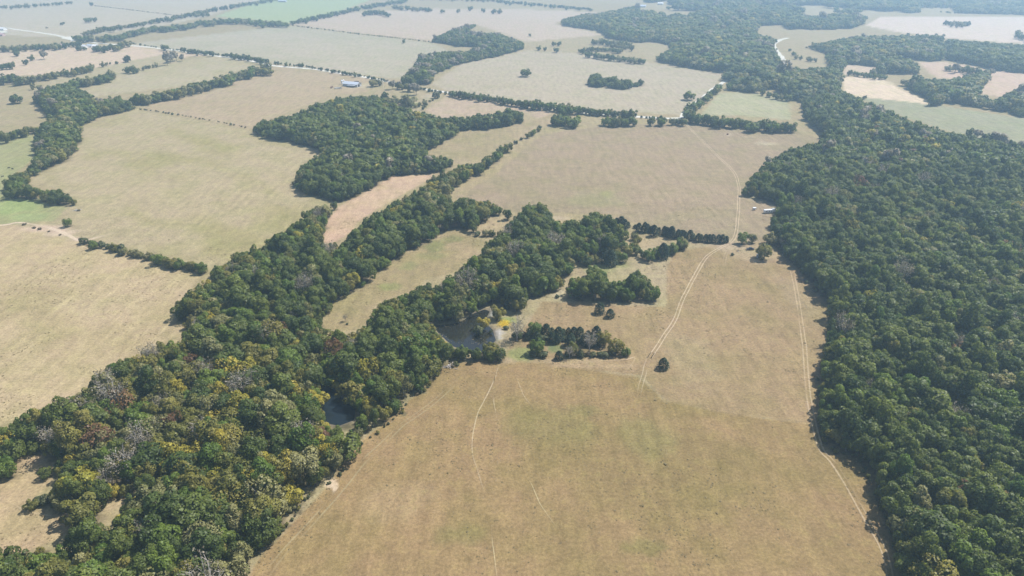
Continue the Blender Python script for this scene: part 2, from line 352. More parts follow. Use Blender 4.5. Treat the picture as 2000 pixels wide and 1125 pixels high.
def form_cedar(seed, R=2.6, H=6.6, nq=1200, leaf=.26):
    rg = np.random.default_rng(seed); t = rg.random(nq * 2) ** .75; t = t[:nq]
    a = rg.uniform(0, 6.283, nq); ph = rg.uniform(0, 6.28, 4)
    prof = np.sqrt(np.clip(1 - ((t - .28) / .74) ** 2, .02, 1)) * (1 - .22 * t)
    lob = 1 + .13 * np.sin(3 * a + ph[0] + 5 * t) + .10 * np.sin(7 * a + 11 * t + ph[1])
    rr = R * prof * lob * rg.uniform(.72, 1.06, nq)
    P = np.stack([rr * np.cos(a), rr * np.sin(a), .15 + t * (H - .1)], 1)
    N_ = np.stack([np.cos(a), np.sin(a), np.full(nq, .45)], 1) + .5 * rg.normal(size=(nq, 3)); N_ /= np.linalg.norm(N_, axis=1, keepdims=True)
    V, T = quads_mesh('c', P, N_, leaf * rg.uniform(.6, 1.4, nq), rg.random(nq), rg)
    return (V, T), limb((0, 0, -.2), (0, 0, H * .8), R * .07, R * .02, 6)
def form_shrub(seed, R=2.4, H=3.0, nq=500, leaf=.28):
    rg = np.random.default_rng(seed)
    (V, T), _ = form_broad(seed, R, H, .1, 9, nq, leaf, .6, .6)
    parts = [limb((0, 0, -.1), (rg.normal() * R * .4, rg.normal() * R * .4, H * .6), R * .03, R * .012, 4) for k in range(5)]
    return (V, T), join_parts(parts)

FORMS = {}       # (species, lod) -> list of dict(crown=, trunk=, full=)
PROTO = bpy.data.collections.new("tree_forms")
proto_index = {}
def add_form(sp, lod, geo, bark):
    (V, T), (TV, TF) = geo
    leafm = LEAF[sp]
    nm = f"{sp}_form"
    crown = make_mesh(nm + "_crown", V, 4, T, None, (leafm,))
    trunk = bpy.data.meshes.new(nm + "_trunk"); trunk.from_pydata(TV.tolist(), [], TF.tolist()); trunk.materials.append(bark)
    full = make_mesh(nm, V, 4, T, (TV, TF), (leafm, bark))
    i = len(proto_index); o = bpy.data.objects.new(f"tree_form_{i:03d}", full); PROTO.objects.link(o)
    FORMS.setdefault((sp, lod), []).append(dict(crown=crown, trunk=trunk, full=full, idx=i, zr=V[:, 2].max())); proto_index[i] = o
sd = 100
near_shapes = [form_broad(s, 6.0, H, b, nl, 2100, .38, spd) for s, H, b, nl, spd in
               [(11, 15.5, 2.6, 22, .64), (12, 17.0, 3.0, 26, .62), (13, 14.0, 2.2, 20, .68), (14, 16.0, 2.4, 30, .66), (15, 15.0, 2.0, 18, .60), (16, 13.0, 2.0, 24, .70)]]
airy_shapes = [form_broad(s, 6.0, H, b, nl, 1300, .34, spd, .8) for s, H, b, nl, spd in
               [(21, 15.0, 2.6, 24, .70), (22, 16.5, 3.0, 28, .66), (23, 13.5, 2.2, 20, .72)]]
far_shapes = [form_broad(s, 6.0, H, b, nl, 620, .72, spd, .45) for s, H, b, nl, spd in
              [(31, 15.0, 2.0, 14, .64), (32, 16.0, 2.2, 17, .62), (33, 13.5, 1.6, 12, .68), (34, 14.0, 1.6, 20, .68)]]
edge_near = [form_broad(s, 6.0, H, .5, nl, 2100, .38, .66, .5, .85) for s, H, nl in [(71, 12.5, 24), (72, 14.0, 28), (73, 11.0, 22)]]
edge_far = [form_broad(s, 6.0, H, .4, nl, 620, .70, .66, .45, .85) for s, H, nl in [(74, 12.5, 15), (75, 11.0, 18), (76, 13.5, 14)]]
for s_ in ('oak', 'green', 'olive', 'pale', 'yellow', 'rust'):
    for q in edge_near: add_form(s_, 2, q, M_bark)
    for q in edge_far: add_form(s_, 3, q, M_bark)
for s_ in ('oak', 'green'):
    for q in near_shapes: add_form(s_, 0, q, M_bark)
for q in near_shapes[2:6]: add_form('olive', 0, q, M_bark)
for q in airy_shapes: add_form('olive', 0, q, M_bark)
for q in airy_shapes + near_shapes[:2]: add_form('pale', 0, q, M_palebark)
for q in airy_shapes + near_shapes[4:6]: add_form('yellow', 0, q, M_bark)
for q in airy_shapes[:2]: add_form('rust', 0, q, M_bark)
for s_ in (41, 42, 43): add_form('grey', 0, form_bare(s_, 5.6, 14.5, 850, .26, 88), M_palebark)
for s_ in ('oak', 'green', 'olive', 'pale', 'yellow', 'grey', 'rust'):
    for q in (far_shapes if s_ in ('oak', 'olive', 'pale', 'green') else far_shapes[:2]): add_form(s_, 1, q, M_bark)
for s_ in (51, 52, 53): add_form('cedar', 0, form_cedar(s_), M_bark)
for s_ in (54, 55): add_form('cedar', 1, form_cedar(s_, nq=380, leaf=.5), M_bark)
for s_ in (61, 62, 63):
    add_form('shrub', 0, form_shrub(s_), M_bark); add_form('brush', 0, form_shrub(s_ + 10, 2.4, 2.2, 360, .24), M_palebark)
for s_ in (64, 65):
    add_form('shrub', 1, form_shrub(s_, nq=160, leaf=.5), M_bark); add_form('brush', 1, form_shrub(s_ + 10, 2.4, 2.2, 140, .42), M_palebark)

for s_ in (81, 82, 83): add_form('tuft', 0, form_shrub(s_, 2.4, 1.5, 90, .45), M_palebark)
# ------------------------------------------------------------------ plant the woods
class T_: pass
TREES = []          # dict per tree
def autumn(px, py):
    return np.exp(-((px - 360) / 330) ** 2 - ((py - 850) / 190) ** 2) + .55 * np.exp(-((px - 60) / 200) ** 2 - ((py - 1090) / 80) ** 2)
def plant_wood(name, pts):
    rm = RMEAN[name]; zc = rm * 1.6
    P = np.concatenate([wpoly(pts, 3.0), wpoly(pts, 14.0)]); rg = np.random.default_rng(abs(hash(name)) % 1 + len(name) * 31 + len(pts))
    s = rm * (1.22 if rm < 7.5 else 1.35)
    x0, y0 = P.min(0); x1, y1 = P.max(0)
    nx = int((x1 - x0) / s) + 2; ny = int((y1 - y0) / (s * .87)) + 2
    ii, jj = np.meshgrid(np.arange(nx), np.arange(ny))
    x = (x0 + (ii + .5 * (jj % 2)) * s).ravel(); y = (y0 + jj * s * .87).ravel()
    x = x + rg.uniform(-.36, .36, x.shape) * s; y = y + rg.uniform(-.36, .36, y.shape) * s
    size = np.clip(rg.lognormal(.02, .33, x.shape), .5, 1.9)
    big = fbm(x, y, 60, 3); size *= .85 + .35 * big
    R = rm * size
    # keep what a crown this size may cover without hiding its open surroundings
    zsc = rg.uniform(.9, 1.35, x.shape) * ZF.get(name, 1.0); zt = 1.15 * R * zsc
    px, py, dep = pix(x, y, zt); ppm = F / dep; PP = np.array(pts, float)
    keep = (px > -260) & (px < 2260) & (py < 1300) & (py > -120) & (dep > 0) & inside(PP, px, py)
    x, y, R, zsc, px, py, dep, ppm = [q[keep] for q in (x, y, R, zsc, px, py, dep, ppm)]
    room = edge_dist(PP, px, py) / ppm
    for vi, V in enumerate(VOIDS):
        V = np.array(V, float); b0 = V.min(0) - 60; b1 = V.max(0) + 60
        m = np.where((px > b0[0]) & (px < b1[0]) & (py > b0[1]) & (py < b1[1]))[0]
        if len(m): room[m] = np.minimum(room[m], -sdist(V, px[m], py[m]) / ppm[m] - (.34 * R[m] if vi < 2 else (.2 * R[m] if vi == len(VOIDS) - 1 else 0)))
    if name in ('hill', 'valley'): room = np.where(fbm(x + 40, y * .8, 130, 3) + .25 * (fbm(x, y, 30, 2) - .5) > .60, -1, room)
    keep = room > .74 * R
    edge = room < 1.5 * R
    small = (~keep) & (room > 1.3)
    R = np.where(small, np.maximum(room / .74, 1.9), R); keep |= small & (rg.random(x.shape) < .85)
    bx_, by_, _d = pix(x, y, 0 * x); foot = sdist(PP, bx_, by_)          # the foot of each tree stands within its wood too
    for V in VOIDS[:2] + VOIDS[-1:]: foot = np.where(inside(np.array(V, float), bx_, by_), -9, foot)
    keep &= foot > np.minimum(.15 * R * F / dep, 4)
    x, y, R, px, py, dep, edge, zsc = [q[keep] for q in (x, y, R, px, py, dep, edge, zsc)]
    W = np.array(WEIGHT[name])[None].repeat(len(x), 0)
    nz = fbm(x + 900, y, 38, 3); nz = np.clip((nz - .5) * 4, -1, 1)
    if name in ('mixed',):
        a = np.clip(autumn(px, py) + .42 * nz, 0, 1)
        gw = np.array([.46, .22, .20, .06, .04, .02, 0, 0]); W = W * a[:, None] + gw[None] * (1 - a[:, None])
    elif name == 'creek':
        a = np.exp(-((px - 900) / 75) ** 2 - ((py - 370) / 50) ** 2); a = np.clip(a + .12 * nz, 0, 1)
        gw = np.array([.12, .26, .34, .13, .12, .03, 0, 0]); W = W * (1 - a[:, None]) + gw * a[:, None]
    elif name == 'forest':
        a = np.clip(sstep(1750, 2050, px) * sstep(500, 620, py) * (.5 + .5 * nz), 0, 1) * .5
        gw = np.array([.45, .1, .2, .12, .02, .1, .01, 0]); W = W * (1 - a[:, None]) + gw * a[:, None]
    else:
        W[:, 2] *= 1 + .9 * nz; W[:, 3] *= 1 + .9 * nz
    W = np.clip(W, 0, None); W /= W.sum(1, keepdims=True); cw = W.cumsum(1)
    sp_i = np.minimum((rg.random((len(x), 1)) > cw).sum(1), len(SPEC) - 1)
    for k in range(len(x)):
        s_ = SPEC[sp_i[k]]
        r_ = R[k] * (.5 if s_ == 'cedar' else 1.0) * (1.08 if s_ == 'oak' else .95)
        TREES.append(dict(w=name, sp=s_, x=float(x[k]), y=float(y[k]), R=float(r_), zs=float(zsc[k]), rz=float(rg.uniform(0, 6.28)), d=float(dep[k]), px=float(px[k]), py=float(py[k]), solo=None, edge=bool(edge[k])))
for nme, pts in WOODS.items(): plant_wood(nme, pts)

# single trees, bushes and hedgerow trees: (photo x, y of crown centre, crown radius in photo px, species)
def add_tree(px, py, rpx, sp, w, label=None, cat=None, group=None, zs=1.0, name=None):
    zc = 6.0
    for _ in range(3):
        x, y = G(px, py, zc); d = pix(x, y, zc)[2]; R = rpx * float(d) / F
        zc = R * {'cedar': 1.25, 'shrub': .65, 'brush': .5}.get(sp, 1.1) * zs
    TREES.append(dict(w=w, sp=sp, x=x, y=y, R=R, zs=zs, rz=random.uniform(0, 6.28), d=float(d), px=px, py=py, solo=label, cat=cat, group=group, name=name))
def row(pts, rpx, step, sps, w, jit=.5, keepp=1.0, **kw):
    if w == 'hedges': step *= .78
    """trees along a line; rpx (r0, r1) and step in photo px"""
    pts = np.array(pts, float)
    for i in range(len(pts) - 1):
        a, b = pts[i], pts[i + 1]; n = max(1, int(np.hypot(*(b - a)) / step))
        for k in range(n):
            if random.random() > keepp: continue
            t = (k + random.uniform(.1, .9)) / n; r = random.uniform(*rpx); q = a + (b - a) * t
            add_tree(q[0] + random.uniform(-jit, jit) * r, q[1] + random.uniform(-jit, jit) * r * .4, r, random.choice(sps), w, **(dict(kw, zs=random.uniform(.8, 1.3)) if w == 'hedges' else kw))

# trees by the ponds and cedars on the pasture
S = 'solo'
SOLO = [
 (1172,602,11,'cedar',"rounded dark cedar on the pasture, the larger of the pair below the wooded spur"),
 (1192,612,9,'cedar',"squat dark cedar on the pasture, the smaller of the pair below the wooded spur"),
 (1296,710,11.5,'cedar',"lone round cedar on open pasture beside the fading end of the two-rut track"),
 (1088,578,5.5,'shrub',"small round shrub in the bare gap between pond wood and spur"),
 (1010,648,19,'grey',"grey half-bare tree at the pond end of the isolated cedar grove"),
 (1046,640,17,'green',"tall mid green tree in the cedar grove behind the lime green tree"),
 (1050,676,17,'green',"lime green leafy tree standing by the weedy green pool"),
 (1152,672,17,'grey',"grey leafless tree on the pasture side of the cedar grove"),
 (1180,660,16,'olive',"olive leaved tree behind the round bushy end of the cedar grove"),
 (1120,676,14,'olive',"olive yellow tree on the pasture side of the weedy green pool"),
 (1112,690,10,'grey',"low grey brush clump on the pasture edge of the weedy pool"),
 (1092,694,9,'cedar',"small dark cedar at the pasture corner of the cedar grove"),
 (1204,672,18,'olive',"round olive green tree ending the cedar grove on the open pasture"),
 (1220,686,10,'green',"dark green bush against the round tree that ends the grove"),
 (972,610,15,'olive',"yellow green tree between the mud flat and the pond wood"),
 (945,630,13,'yellow',"yellow topped tree growing out of the curved pond"),
 (935,644,14,'shrub',"grey green bush standing in the curved pond"),
 (958,648,5,'shrub',"low shrub at the edge of the pond's grey mud"),
 (988,640,6,'shrub',"small dark green shrub behind the yellow wildflowers"),
 (893,712,5,'shrub',"small green shrub beside the grey brush pile"),
 (678,632,3.2,'shrub',"dark low shrub by the tiny dead tree in the narrow clearing"),
 (674,622,6,'grey',"tiny dead tree standing in the narrow grassy clearing"),
 (1450,464,12,'green',"bright green round tree beside the track junction"),
 (1471,464,10,'pale',"pale thin tree between the green tree and the camper track"),
 (1510,464,14,'pale',"pale grey green tree at the forest corner near the parked truck"),
 (1495,489,17,'olive',"broad olive tree shading the small grey shed"),
 (1431,497,4,'shrub',"tiny dark bush alone on bare grass near the junction"),
 (1497,478,7,'shrub',"low bush behind the broad olive tree by the shed"),
 (620,778,21,'yellow',"big bright yellow tree on the bank of the small dark pond"),
 (662,757,9,'yellow',"orange yellow tree overhanging the dark water of the small pond"),
 (86,922,13,'oak',"dark round bush standing free in the straw clearing"),
 (1025,137,11,'oak',"lone dark tree in the middle of the pale hay field"),
 (26,189,12,'oak',"lone round tree on straw pasture beside the brook wood"),
 (131,434,9,'green',"small tree on bare soil where the farm lanes meet"),
 (750,186,9,'oak',"dark round tree between the barn and the oak block"),
 (770,195,12,'pale',"grey green tree behind the oak block, outer of two"),(795,188,16,'pale',"wide grey green tree near the road bend behind the oak block"),
 (850,186,9,'shrub',"low shrub clump beside the road bend"),
 (728,159,9,'pale',"pale tree between the barn and the white road"),(741,160,7,'pale',"thin pale tree next to the white road near the barn"),
 (1344,182,12,'oak',"dark tree clump standing in the hay field by the diagonal hedgerow"),
 (171,35,8,'oak',"dark tree clump in the far pale field"),(185,37,5,'oak',"small tree beside the dark clump in the far pale field"),
 (119,47,3.5,'shrub',"small bush in the far pale field, taller of a scattered few"),(125,45,3.0,'shrub',"small bush touching another in the far pale field"),(91,54,2.6,'brush',"tiny bush near the white road bend"),
 (863,20,5,'oak',"small round tree in the far tan field, next to the hedge end"),(895,20,4.5,'pale',"small pale tree in the far tan field"),
 (919,14,6,'oak',"tall dark tree alone in the far tan field"),(944,19,5,'oak',"round tree beside the tall pair in the far field"),(964,20,6,'oak',"dark tree of the tall pair in the far field"),(975,20,6,'olive',"olive tree of the tall pair in the far field"),
 (33,102,7,'oak',"dark tree below the long far hedgerow in straw field"),(50,120,6,'oak',"dark tree with a lean in the straw field, lower of two"),(60,112,6,'oak',"taller tree with a visible trunk in the straw field"),
 (84,108,7,'grey',"leafless grey tree in the straw field"),
 (1052,93,5,'oak',"small tree behind the lone tree's hay field"),(1065,95,4,'oak',"narrow dark tree behind the hay field"),(1087,96,6,'oak',"round tree on the hay field's back edge"),(1081,84,5,'oak',"small dark clump beyond the hay field"),(1092,84,5,'oak',"second small clump beyond the hay field"),(1035,68,3,'oak',"tiny tree on the tan slope beyond the draw"),
 (320,90,8,'oak',"round tree on the field side of the white road"),
 (884,715,5,'brush',None),
]
for px, py, r, sp_, lab in SOLO:
    add_tree(px, py, r, sp_, S, lab, zs=(1.0 if sp_ != 'cedar' else .8))
for px, py, r in [(1066,646,9),(1078,646,10),(1090,648,9),(1101,648,10),(1113,650,9),(1124,650,10),(1136,650,10),(1146,652,9),(1166,648,12),(1036,655,9)]:
    add_tree(px + random.uniform(-4, 4), py + random.uniform(-3, 4), random.uniform(6.5, 12.5), 'cedar', S, "dark pointed cedar in the row behind the weedy green pool", group="cedars of the grove behind the weedy pool")
row([(1030,660),(1180,664)], (8, 11), 9, ['shrub', 'cedar', 'shrub'], 'grove')
row([(1035,690),(1070,694)], (8, 10), 9, ['shrub'], 'grove')
row([(1105,692),(1205,690)], (8, 11), 10, ['shrub', 'brush', 'shrub'], 'grove')
row([(1000,655),(1030,652)], (9, 12), 9, ['shrub', 'brush'], 'grove')
row([(895,690),(975,692)], (10, 14), 11, ['green', 'oak', 'oak', 'olive'], 'bank')
row([(862,672),(890,690)], (9, 12), 12, ['yellow', 'olive', 'green'], 'bank')
# cedar hedge and scrub hedge between the two pastures
CED = "dark cedar in the straight cedar hedge leading to the track junction"
row([(1180,426),(1240,442),(1330,458),(1362,463)], (4.5, 10), 6.5, ['cedar', 'cedar', 'cedar', 'shrub'], 'cedarhedge', .5)
row([(1300,452),(1345,460)], (5, 7), 9, ['cedar'], 'cedarhedge', .25)
row([(1362,464),(1425,468)], (5, 7.5), 7, ['cedar'], 'cedarhedge', .25)
row([(1160,420),(1200,440),(1222,452)], (9, 13), 13, ['green', 'olive'], 'scrub')
row([(1212,505),(1224,494)], (10, 13), 9, ['cedar', 'green'], 'scrub')
row([(1240,490),(1262,496),(1290,494),(1318,482)], (8, 13), 9, ['green', 'oak', 'cedar'], 'scrub')
row([(1318,482),(1348,468)], (9, 13), 10, ['green', 'green', 'pale'], 'scrub')
row([(1250,468),(1215,495)], (7, 11), 12, ['green', 'olive', 'pale'], 'scrub')
row([(935,455),(980,455)], (6, 9), 9, ['oak', 'shrub', 'pale'], 'scrub')
row([(1140,506),(1200,502),(1216,474)], (8, 13), 10, ['green', 'olive', 'oak', 'cedar'], 'scrub')
row([(1222,452),(1250,470)], (7, 11), 10, ['green', 'olive', 'shrub'], 'scrub')
row([(1150,528),(1190,540)], (7, 12), 12, ['green', 'olive'], 'scrub')
# hedgerow climbing from the creek wood to the road
row([(930,330),(955,312),(985,288),(1000,280)], (7, 12), 9, ['green', 'olive', 'pale', 'oak'], 'uphedge')
row([(1005,278),(1030,264),(1062,246)], (4, 7), 8, ['olive', 'green', 'shrub'], 'uphedge')
row([(1072,236),(1100,228),(1130,236)], (10, 15), 8, ['oak', 'green', 'oak'], 'uphedge')
row([(1100,218),(1120,214)], (8, 11), 8, ['green'], 'uphedge')
# left fence bushes
row([(165,470),(195,478),(236,486)], (7, 11), 7, ['shrub', 'olive', 'green'], 'fencebush', .35)
row([(232,488),(306,504)], (6, 10), 7, ['shrub', 'olive', 'pale'], 'fencebush', .35)
row([(304,506),(345,514),(400,524)], (8, 13), 7, ['olive', 'shrub', 'green', 'grey'], 'fencebush', .4)
row([(40,436),(72,446),(110,456),(140,466)], (2.2, 4.5), 16, ['brush'], 'weeds')
row([(150,408),(160,412)], (3, 4), 6, ['brush'], 'weeds')
row([(268,212),(300,216),(350,224),(420,236),(490,250)], (1.3, 3.2), 7, ['brush', 'brush', 'shrub'], 'weeds', .4, .8)
for wn_, a_, b_ in (('forest', 0, 20), ('mixed', 16, 33)):
    row(WOODS[wn_][a_:b_], (2.2, 5.5), 7, ['shrub', 'shrub', 'brush', 'olive'], 'undergrowth', .8, .62)
# hedgerows farther off
FAR = [
 ([(4,266),(40,258),(66,250)], (8, 11), 9, ['oak', 'olive'], 'hedges'),
 ([(256,194),(300,186),(350,176),(400,162),(440,150),(480,142),(525,128)], (9, 13), 8, ['oak', 'oak', 'green', 'pale', 'olive'], 'hedges'),
 ([(256,200),(300,194),(350,184),(400,170),(460,150)], (5, 8), 12, ['shrub', 'pale'], 'hedges'),
 ([(104,176),(130,166),(155,160),(180,156),(210,146),(222,142)], (8, 11), 7, ['oak', 'oak', 'green', 'pale'], 'hedges'),
 ([(242,138),(256,134),(270,136)], (6, 9), 7, ['oak'], 'hedges'), ([(275,134),(308,126)], (3, 4.5), 7, ['pale', 'shrub'], 'hedges'),
 ([(322,118),(340,110),(355,114)], (5, 8), 8, ['grey', 'pale'], 'hedges'),
 ([(46,156),(80,150),(92,148),(130,140),(150,136),(183,128)], (6, 8.5), 7, ['oak', 'olive', 'pale', 'oak'], 'hedges'),
 ([(196,126),(230,122)], (2.5, 4.5), 9, ['pale', 'shrub'], 'hedges'), ([(238,114),(252,113)], (5, 7), 6, ['oak'], 'hedges'),
 ([(0,150),(20,150),(42,158)], (8, 11), 7, ['oak'], 'hedges'), ([(60,168),(78,170)], (5, 7), 8, ['pale', 'olive'], 'hedges'),
 ([(0,128),(24,126)], (6, 8), 7, ['oak'], 'hedges'),
 ([(0,94),(40,92),(80,90),(118,88)], (5, 7.5), 6, ['oak', 'oak', 'pale'], 'hedges'), ([(124,87),(156,84)], (4, 6), 6, ['oak'], 'hedges'),
 ([(150,93),(165,94)], (4, 5), 6, ['oak', 'olive'], 'hedges'), ([(182,94),(205,92),(232,88),(250,82)], (6, 9), 7, ['oak', 'olive', 'oak'], 'hedges'),
 ([(145,72),(196,74),(240,68),(280,56),(350,50),(400,42),(462,38),(520,42),(560,44)], (6, 8.5), 6.5, ['oak', 'oak', 'green', 'pale'], 'hedges'),
 ([(160,66),(196,57),(245,51),(315,38),(371,27),(405,28)], (3.5, 5.5), 5.5, ['oak', 'oak', 'pale'], 'hedges'), ([(196,54),(202,54)], (6, 7), 6, ['oak'], 'hedges'),
 ([(375,26),(437,14),(511,2),(560,-8)], (3.5, 5), 6, ['oak', 'pale'], 'hedges'),
 ([(567,44),(640,28),(700,14),(740,8),(795,-2)], (4, 6), 5.5, ['oak', 'oak', 'green'], 'hedges'),
 ([(708,24),(735,22),(760,24)], (5, 7), 6, ['oak', 'pale'], 'hedges'), ([(766,12),(800,15),(844,19)], (3.5, 5.5), 5.5, ['oak', 'pale'], 'hedges'),
 ([(955,0),(1040,8),(1100,13),(1157,18)], (2.5, 4.5), 5.5, ['oak', 'shrub'], 'hedges'), ([(780,-6),(955,0)], (2.5, 4), 8, ['oak'], 'hedges'),
 ([(2,13),(60,10),(140,4)], (2.5, 4.5), 9, ['oak', 'pale'], 'hedges'), ([(175,6),(178,6)], (3, 4), 3, ['oak'], 'hedges'),
 ([(175,10),(240,17),(305,25),(345,30)], (1.2, 1.8), 5, ['brush'], 'hedges'), ([(567,49),(640,58),(700,66),(760,72),(839,81)], (1.3, 2.2), 6, ['brush', 'shrub'], 'hedges'),
 ([(782,80),(788,80)], (4, 5), 4, ['oak'], 'hedges'),
 ([(255,84),(308,92)], (1.5, 2.6), 6, ['shrub', 'brush'], 'hedges'),
 ([(330,95),(352,98)], (1.5, 2.6), 6, ['shrub'], 'hedges'), ([(354,96),(385,102),(418,104)], (4, 6.5), 6, ['oak', 'shrub'], 'hedges'),
 ([(420,106),(440,108)], (2, 4), 6, ['shrub'], 'hedges'), ([(440,106),(480,112),(525,120)], (4, 7), 6.5, ['oak', 'shrub', 'oak'], 'hedges'),
 ([(535,122),(600,130),(660,140),(720,150),(760,158)], (2, 4.5), 7, ['shrub', 'oak', 'brush'], 'hedges'), ([(578,126),(592,127)], (4, 5.5), 7, ['oak'], 'hedges'),
 ([(765,165),(790,168),(820,176)], (5, 8), 8, ['pale', 'grey', 'olive'], 'hedges'), ([(800,168),(870,182)], (2.5, 4), 7, ['oak', 'shrub'], 'hedges'),
 ([(740,190),(765,196),(815,205),(832,198)], (4, 7), 10, ['shrub', 'pale'], 'hedges'), ([(826,212),(838,200),(848,192)], (3, 4), 7, ['shrub'], 'hedges'),
 ([(878,182),(920,186),(955,192),(1000,198)], (5, 7.5), 6, ['oak', 'oak', 'green'], 'hedges'),
 ([(1005,200),(1050,204),(1090,208),(1120,211)], (7, 9.5), 7, ['oak', 'green', 'oak', 'pale'], 'hedges'),
 ([(1125,212),(1170,218),(1206,222)], (6, 8.5), 7, ['oak', 'oak', 'green'], 'hedges'),
 ([(1180,236),(1210,236),(1240,234)], (8, 12), 8, ['oak', 'green', 'pale'], 'hedges'), ([(1212,222),(1238,222)], (8, 10), 8, ['oak'], 'hedges'),
 ([(1250,228),(1300,232)], (2.5, 4), 9, ['shrub'], 'hedges'), ([(1272,235),(1300,233)], (8, 10), 9, ['oak', 'green'], 'hedges'), ([(1310,236),(1338,236)], (4, 8), 7, ['oak', 'pale'], 'hedges'),
 ([(1344,226),(1384,232),(1440,238),(1500,243),(1545,248)], (9, 12.5), 8.5, ['oak', 'oak', 'oak', 'green'], 'hedges'),
 ([(1338,222),(1360,204),(1385,184),(1408,164)], (6, 9), 7, ['oak', 'green', 'olive'], 'hedges'), ([(1340,214),(1350,206)], (8, 10), 8, ['green'], 'hedges'),
 ([(1132,98),(1160,95),(1217,98)], (4, 5.5), 6, ['oak', 'pale'], 'hedges'), ([(1160,80),(1200,82),(1235,88)], (5, 7), 6, ['oak', 'pale'], 'hedges'),
 ([(1145,104),(1200,112),(1260,118)], (5, 7), 6.5, ['oak', 'pale', 'green'], 'hedges'), ([(1190,88),(1240,92)], (4, 6), 7, ['pale'], 'hedges'),
 ([(1655,140),(1690,146),(1735,150)], (4, 6), 8, ['oak', 'green'], 'hedges'), ([(1700,140),(1730,140)], (4, 6), 8, ['oak', 'pale'], 'hedges'),
 ([(1758,68),(1772,68)], (8, 9), 6, ['oak'], 'hedges'), ([(1785,70),(1842,72)], (7, 9), 7, ['oak'], 'hedges'),
 ([(1848,45),(1895,47)], (5, 6), 6, ['pale', 'shrub'], 'hedges'),
 ([(1985,60),(1998,70),(2020,80)], (6, 9), 7, ['pale', 'oak'], 'hedges'),
 ([(1540,95),(1560,112),(1600,118)], (3, 5), 11, ['pale', 'oak'], 'hedges'),
 ([(1850,132),(1900,136),(1940,142)], (6, 9), 9, ['pale', 'oak', 'grey'], 'hedges'),
 ([(1680,188),(1692,190)], (4, 6), 8, ['pale'], 'hedges'), ([(1815,195),(1838,198)], (7, 9), 6, ['pale', 'oak'], 'hedges'),
 ([(1890,258),(1910,262),(1960,276),(2000,288)], (7, 10), 12, ['oak', 'grey'], 'hedges'),
 ([(1490,180),(1530,190)], (5, 7), 8, ['pale', 'oak'], 'hedges'), ([(1536,190),(1546,186)], (8, 10), 8, ['pale', 'oak'], 'hedges'),
]
for pts, r, st, sps, w in FAR: row(pts, r, st, sps, w, .3)
# straw clearing and wood margins: scattered scrub
row([(50,985),(90,975),(125,990)], (12, 17), 13, ['olive', 'olive', 'shrub'], 'mixed', .3)
row([(170,980),(178,990)], (17, 20), 9, ['green'], 'mixed', .1)
row([(20,870),(100,868)], (10, 15), 16, ['oak', 'green', 'olive'], 'mixed', .3)
row([(12,912),(14,918)], (20, 22), 9, ['green'], 'mixed', .1)

# ------------------------------------------------------------------ place individual trees and the remaining stands
def lod_of(t): return (0 if t['d'] < 640 else 1) + (2 if t.get('edge', True) and t['sp'] in ('oak', 'green', 'olive', 'pale', 'yellow', 'rust') else 0)
SP_NAME = {'oak': 'broadleaf_tree', 'green': 'broadleaf_tree', 'olive': 'autumn_tree', 'pale': 'autumn_tree', 'yellow': 'autumn_tree', 'rust': 'autumn_tree', 'grey': 'bare_tree', 'cedar': 'cedar_tree', 'shrub': 'shrub', 'brush': 'shrub'}
SP_LOOK = {'oak': 'dark green broadleaf tree', 'green': 'bright green broadleaf tree', 'olive': 'olive green turning tree', 'pale': 'faded buff leaved tree', 'yellow': 'yellow leaved tree', 'rust': 'rust brown leaved tree', 'grey': 'grey half-bare tree', 'cedar': 'dark pointed cedar', 'shrub': 'low green shrub', 'brush': 'dry brown brush clump'}
BASE_R = {'tuft': 2.4, 'cedar': 2.6, 'shrub': 2.4, 'brush': 2.4, 'grey': 5.6}
def form_of(t):
    lod = lod_of(t); fs = FORMS.get((t['sp'], lod)) or FORMS[(t['sp'], 0)]
    return fs[int(t['rz'] * 1000) % len(fs)]
def scale_of(t):
    s = t['R'] / BASE_R.get(t['sp'], 6.0); sz = s * t['zs']
    if t['sp'] not in BASE_R: sz = min(sz, s * .35 + .75) if s > 1.15 else sz * (1.0 if s > .8 else 1.08)
    return s, sz
def place_tree(t, label, group, cat=None):
    f = form_of(t); s, sz = scale_of(t)
    root = empty(SP_NAME[t['sp']], (t['x'], t['y'], 0.0), t['rz'], (s, s, sz))
    a = bpy.data.objects.new("trunk", f['trunk']); b = bpy.data.objects.new("crown", f['crown'])
    for o in (a, b): COL.objects.link(o); o.parent = root
    tag(root, label, cat or {'shrub': 'shrub', 'brush': 'shrub', 'cedar': 'cedar'}.get(t['sp'], 'tree'), group)
    return root
poolS = np.array(G(655, 797)); poolC = np.array(G(915, 652)); scar = np.array(G(647, 945)); gap = np.array(G(215, 985)); junction = np.array(G(1425, 475))
P_mixed = wpoly(WOODS['mixed'], 8.5); straw = wpoly([(-160, 950), (0, 937), (95, 884), (112, 905), (98, 940), (38, 990), (150, 1010), (120, 1050), (20, 1080), (-160, 1070)], 0)
E_past = wpoly([(468,1125),(525,1060),(581,997),(616,955),(672,920),(689,867),(737,846),(800,780),(860,720),(979,702)], 6)
E_straw = wpoly([(-60,850),(60,800),(147,760),(245,690),(322,658),(371,638),(336,597),(385,560),(455,505)], 8)
E_forest = wpoly([(1762,1140),(1737,1063),(1692,937),(1617,867),(1597,738),(1622,632),(1622,593),(1573,548),(1510,471),(1506,425),(1450,386)], 6)
def ed(line, t): return float(edge_dist(line, np.array([t['x']]), np.array([t['y']]), False)[0])
ALLXY = None
